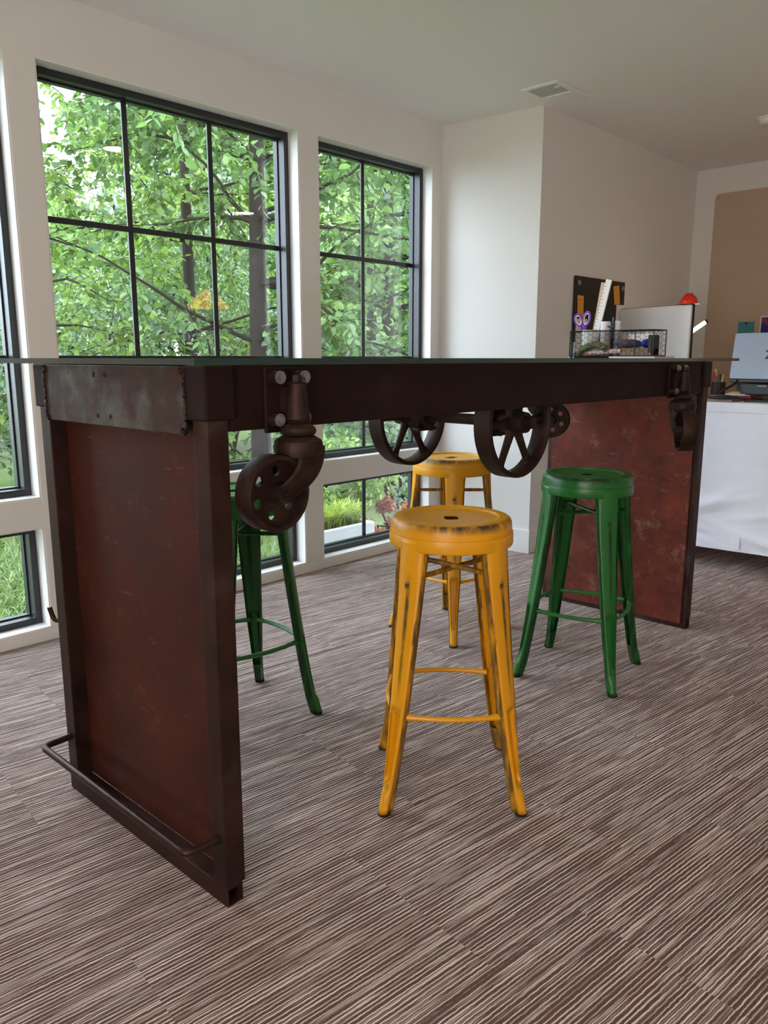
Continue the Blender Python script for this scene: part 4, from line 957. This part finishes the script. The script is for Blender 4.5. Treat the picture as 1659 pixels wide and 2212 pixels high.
def shrub(name, label, c, r, n, leaf, mat, seed, group=None, stems=6, cat='shrub'):
    rg = np.random.RandomState(seed); base = (c[0], c[1], GR); root = thing(name, label, cat, base, group=group)
    # lumpy crown of leaf sprays
    nl = max(6, int(n / 260)); cen = rvec(rg, nl) * rg.uniform(.45, .85, (nl, 1)) * np.array(r) + np.array(c); rad = rg.uniform(.28, .5, nl) * min(r)
    k = rg.randint(0, nl, n); u = rvec(rg, n); P = cen[k] + u * rad[k][:, None] * rg.uniform(.55, 1.08, (n, 1)) * np.array([1.15, 1.15, .9])
    P = P[P[:, 2] > GR + .03]; n = len(P); D = rvec(rg, n) + np.array([0, 0, -.2]); N = rvec(rg, n) * .7 + np.array([0, -.35, .8]); L = leaf * rg.uniform(.6, 1.3, n)
    V, F = leaves(P, D, N, L, L * rg.uniform(.45, .62, n), rg)
    fo = bpy.data.objects.new('foliage', npmesh('foliage', V - np.array(base), F, mat)); C.objects.link(fo); fo.parent = root; fo['kind'] = 'stuff'
    for s_ in range(stems):
        e = cen[s_ % nl]; b0 = Vector((c[0] + rg.uniform(-.2, .2) * r[0], c[1] + rg.uniform(-.2, .2) * r[1], GR - .02)); e = Vector(e); m_ = b0.lerp(e, .5) + Vector((rg.uniform(-.1, .1), rg.uniform(-.1, .1), .1))
        MB().tube([b0, m_, e], [.018 * r[2] + .008, .014 * r[2] + .005, .006], 6).build('stem', M_bark, root, smooth=80)
    return root
# big leaved trees close to the windows
out_keep = lambda P: (P[:, 1] > W + TH + .28) & (P[:, 2] > GR + .05)
tree('broadleaf_tree', 'big leaved tree with dark trunk right in the wide window', 'tree', (4.85, 6.1, GR), 7.2, 11, 2.7, .092, M_leafA, .085, .16, 54, 20, 13, 'trees outside the windows', (.15, .2), 280, out_keep)
tree('broadleaf_tree', 'big leaved tree filling the narrow window', 'tree', (7.2, 6.6, GR), 6.8, 12, 2.5, .09, M_leafA, .075, .12, 50, 19, 13, 'trees outside the windows', (0, .1), 0, out_keep)
tree('slender_tree', 'lighter airy tree left in the wide window against the sky', 'tree', (3.9, 8.4, GR), 6.0, 13, 1.7, .092, M_leafC, .05, .14, 28, 13, 10, 'trees outside the windows', (-.2, .3), 0, out_keep)
tree('slender_tree', 'bright green tree behind the middle panes', 'tree', (6.3, 9.6, GR), 8.0, 14, 2.8, .115, M_leafC, .08, .10, 48, 18, 13, 'trees outside the windows', (.2, 0), 0, out_keep)
tree('slender_tree', 'tall green tree deep behind the narrow window', 'tree', (10.6, 10.2, GR), 8.4, 15, 3.0, .12, M_leafA, .09, .10, 48, 18, 13, 'trees outside the windows', (.1, 0), 0, out_keep)
tree('slender_tree', 'small tree beyond the left cut-off window', 'tree', (.9, 7.6, GR), 4.6, 16, 2.0, .09, M_leafB, .045, .15, 28, 13, 11, 'trees outside the windows', (.1, 0), 0, out_keep)
# shrub belt, near to far
SHR = [((2.1, 8.6, .9), (1.6, 1.2, 1.3), 7140, 0.068, M_leafB), ((4.6, 9.8, 1.1), (1.9, 1.3, 1.6), 7820, 0.072, M_leafB), ((7.4, 10.6, 1.3), (2.1, 1.4, 1.8), 7820, 0.080, M_leafA), ((10.4, 11.6, 1.4), (2.3, 1.5, 2.0), 7820, 0.088, M_leafB),
       ((13.4, 12.6, 1.8), (2.4, 1.5, 2.4), 7820, 0.096, M_leafA), ((3.4, 12.6, 1.3), (2.6, 1.4, 1.9), 7820, 0.096, M_leafA), ((6.6, 14.0, 2.2), (2.8, 1.5, 2.7), 8840, 0.104, M_leafC), ((10.6, 15.2, 2.8), (3.2, 1.6, 3.3), 9520, 0.112, M_leafB),
       ((15.2, 16.4, 3.2), (3.4, 1.8, 3.7), 9520, 0.128, M_leafC), ((.4, 10.6, .9), (2.0, 1.3, 1.4), 7140, 0.080, M_leafB), ((12.2, 19.0, 4.6), (3.0, 2.0, 4.8), 11000, .24, M_leafA), ((16.4, 20.5, 4.8), (3.6, 2.0, 5.2), 12000, .25, M_leafC), ((21.6, 20.5, 4.6), (4.2, 2.2, 5.2), 11000, .25, M_leafA),
       ((4.0, 17.5, 1.2), (3.2, 1.6, 2.4), 6500, .18, M_leafC), ((8.6, 17.6, 2.4), (2.6, 1.6, 3.0), 7000, .2, M_leafA), ((26.5, 22.5, 4.8), (4.4, 2.2, 5.4), 9000, .27, M_leafB)]
slab = ['low pale shrub left of centre beyond the lawn', 'pale shrub behind the wide window trunk', 'dark leafed shrub behind the narrow window', 'pale tall shrub deep in the narrow window', 'dark tall shrub at the right of the woods',
        'dark shrub second row behind the wide window', 'bright tree crown second row behind the wide window', 'pale tree crown third row in the narrow window', 'bright tree crown at the far right of the woods', 'pale shrub beyond the left cut-off window',
        'dark distant tree crown behind the wide window', 'bright distant tree crown behind the narrow window', 'dark distant tree crown at the far right',
        'low bright thicket far off at the left of the wide window', 'dark mid height thicket far off behind the wide window', 'pale distant tree crown farthest to the right']
for k, (c, r, n, lf, m) in enumerate(SHR): shrub('woodland_shrub', slab[k], c, r, n, lf, m, 40 + k, 'woodland shrubs')
# close planting seen through the low windows
shrub('garden_bush', 'leafy green bush behind the white planter', (4.35, 4.75, .05), (.55, .40, .50), 2600, .055, M_leafC, 71, 'garden bushes')
shrub('garden_bush', 'dark glossy bush right of the planter', (5.9, 5.3, .15), (.75, .5, .65), 3000, .055, M_leafB, 72, 'garden bushes')
shrub('red_shrub', 'low red leaved shrub in the narrow low window', (4.75, 4.30, -.25), (.48, .32, .22), 1500, .05, M_leafR, 73, stems=4)
shrub('red_shrub', 'low red leaved shrub behind the far green stool', (3.05, 5.1, -.28), (.35, .3, .2), 700, .05, M_leafR, 74, stems=4)
# white planter with striped grass
pn = thing('white_planter', 'white concrete planter outside the narrow low window', 'planter', (3.515, 3.77, GR))
mb = MB(); px0, px1, py0, py1, pz = 3.27, 3.76, 3.58, 3.97, .022
for lo, hi in (((px0, py0, GR), (px1, py0 + .04, pz)), ((px0, py1 - .04, GR), (px1, py1, pz)), ((px0, py0 + .04, GR), (px0 + .04, py1 - .04, pz)), ((px1 - .04, py0 + .04, GR), (px1, py1 - .04, pz))): mb.box(lo, hi)
mb.build('planter_box', plain('white_concrete', (.40, .40, .41), .8, var=.12, scale=9, bump=.2), pn, smooth=None, bevel=.006)
bx((px0 + .04, py0 + .04, GR), (px1 - .04, py1 - .04, pz - .03), 'soil', plain('dark_soil', lin(60, 46, 36), .95), pn, smooth=None)
def blades(cx, cy, cz, n, h, rad, seed, wd=.006, droop=.6):
    rg = np.random.RandomState(seed); V, F = [], []
    a = rg.uniform(0, 2 * math.pi, n); b = rg.uniform(0, 1, n) ** .5 * rad; hh_ = h * rg.uniform(.5, 1.1, n)
    for i in range(n):
        p = np.array([cx + b[i] * math.cos(a[i]), cy + b[i] * math.sin(a[i]), cz]); az = rg.uniform(0, 2 * math.pi); d = np.array([math.cos(az), math.sin(az), 0]); s_ = np.array([-d[1], d[0], 0]) * wd
        k = len(V)
        for t in (0, .4, .75): q = p + d * hh_[i] * droop * t * t + np.array([0, 0, hh_[i] * (t - .35 * droop * t * t)]); V += [q - s_ * (1 - t * .6), q + s_ * (1 - t * .6)]
        V.append(p + d * hh_[i] * droop + np.array([0, 0, hh_[i] * (1 - .55 * droop)]))
        F += [(k, k + 1, k + 3), (k, k + 3, k + 2), (k + 2, k + 3, k + 5), (k + 2, k + 5, k + 4), (k + 4, k + 5, k + 6)]
    return np.array(V), np.array(F)
pxs = [3.34, 3.43, 3.52, 3.61, 3.70]
for k, x in enumerate(pxs):
    g = thing('ornamental_grass', 'tuft of striped yellow green grass growing in the white planter', 'grass', (x, 3.77, pz - .03), group='grass tufts in the planter')
    V, F = blades(0, 0, 0, 130, .24, .09, 90 + k, .005, .8); o = bpy.data.objects.new('blades', npmesh('blades', V, F, M_lime)); C.objects.link(o); o.parent = g; o['kind'] = 'stuff'
V, F = [], []; off = 0
for k, (cx, cy, n, rad, h) in enumerate(((1.2, 5.2, 5200, 1.3, .16), (2.6, 5.4, 2600, 1.5, .2), (.6, 6.2, 2600, 1.8, .22), (2.7, 4.7, 2600, .9, .26), (4.2, 6.6, 1600, 1.6, .24))):
    v_, f_ = blades(cx, cy, GR, n, h, rad, 120 + k, .006, .7); kp = v_[:, 1]; V.append(v_); F.append(f_ + off); off += len(v_)
V = np.concatenate(V); F = np.concatenate(F); V[:, 1] = np.maximum(V[:, 1], 3.84 + .10 * np.sin(V[:, 0] * 9))
o = bpy.data.objects.new('lawn_grass', npmesh('lawn_grass', V, F, M_grass)); C.objects.link(o); tag(o, 'long pale green grass on the lawn outside', 'grass', kind='stuff')
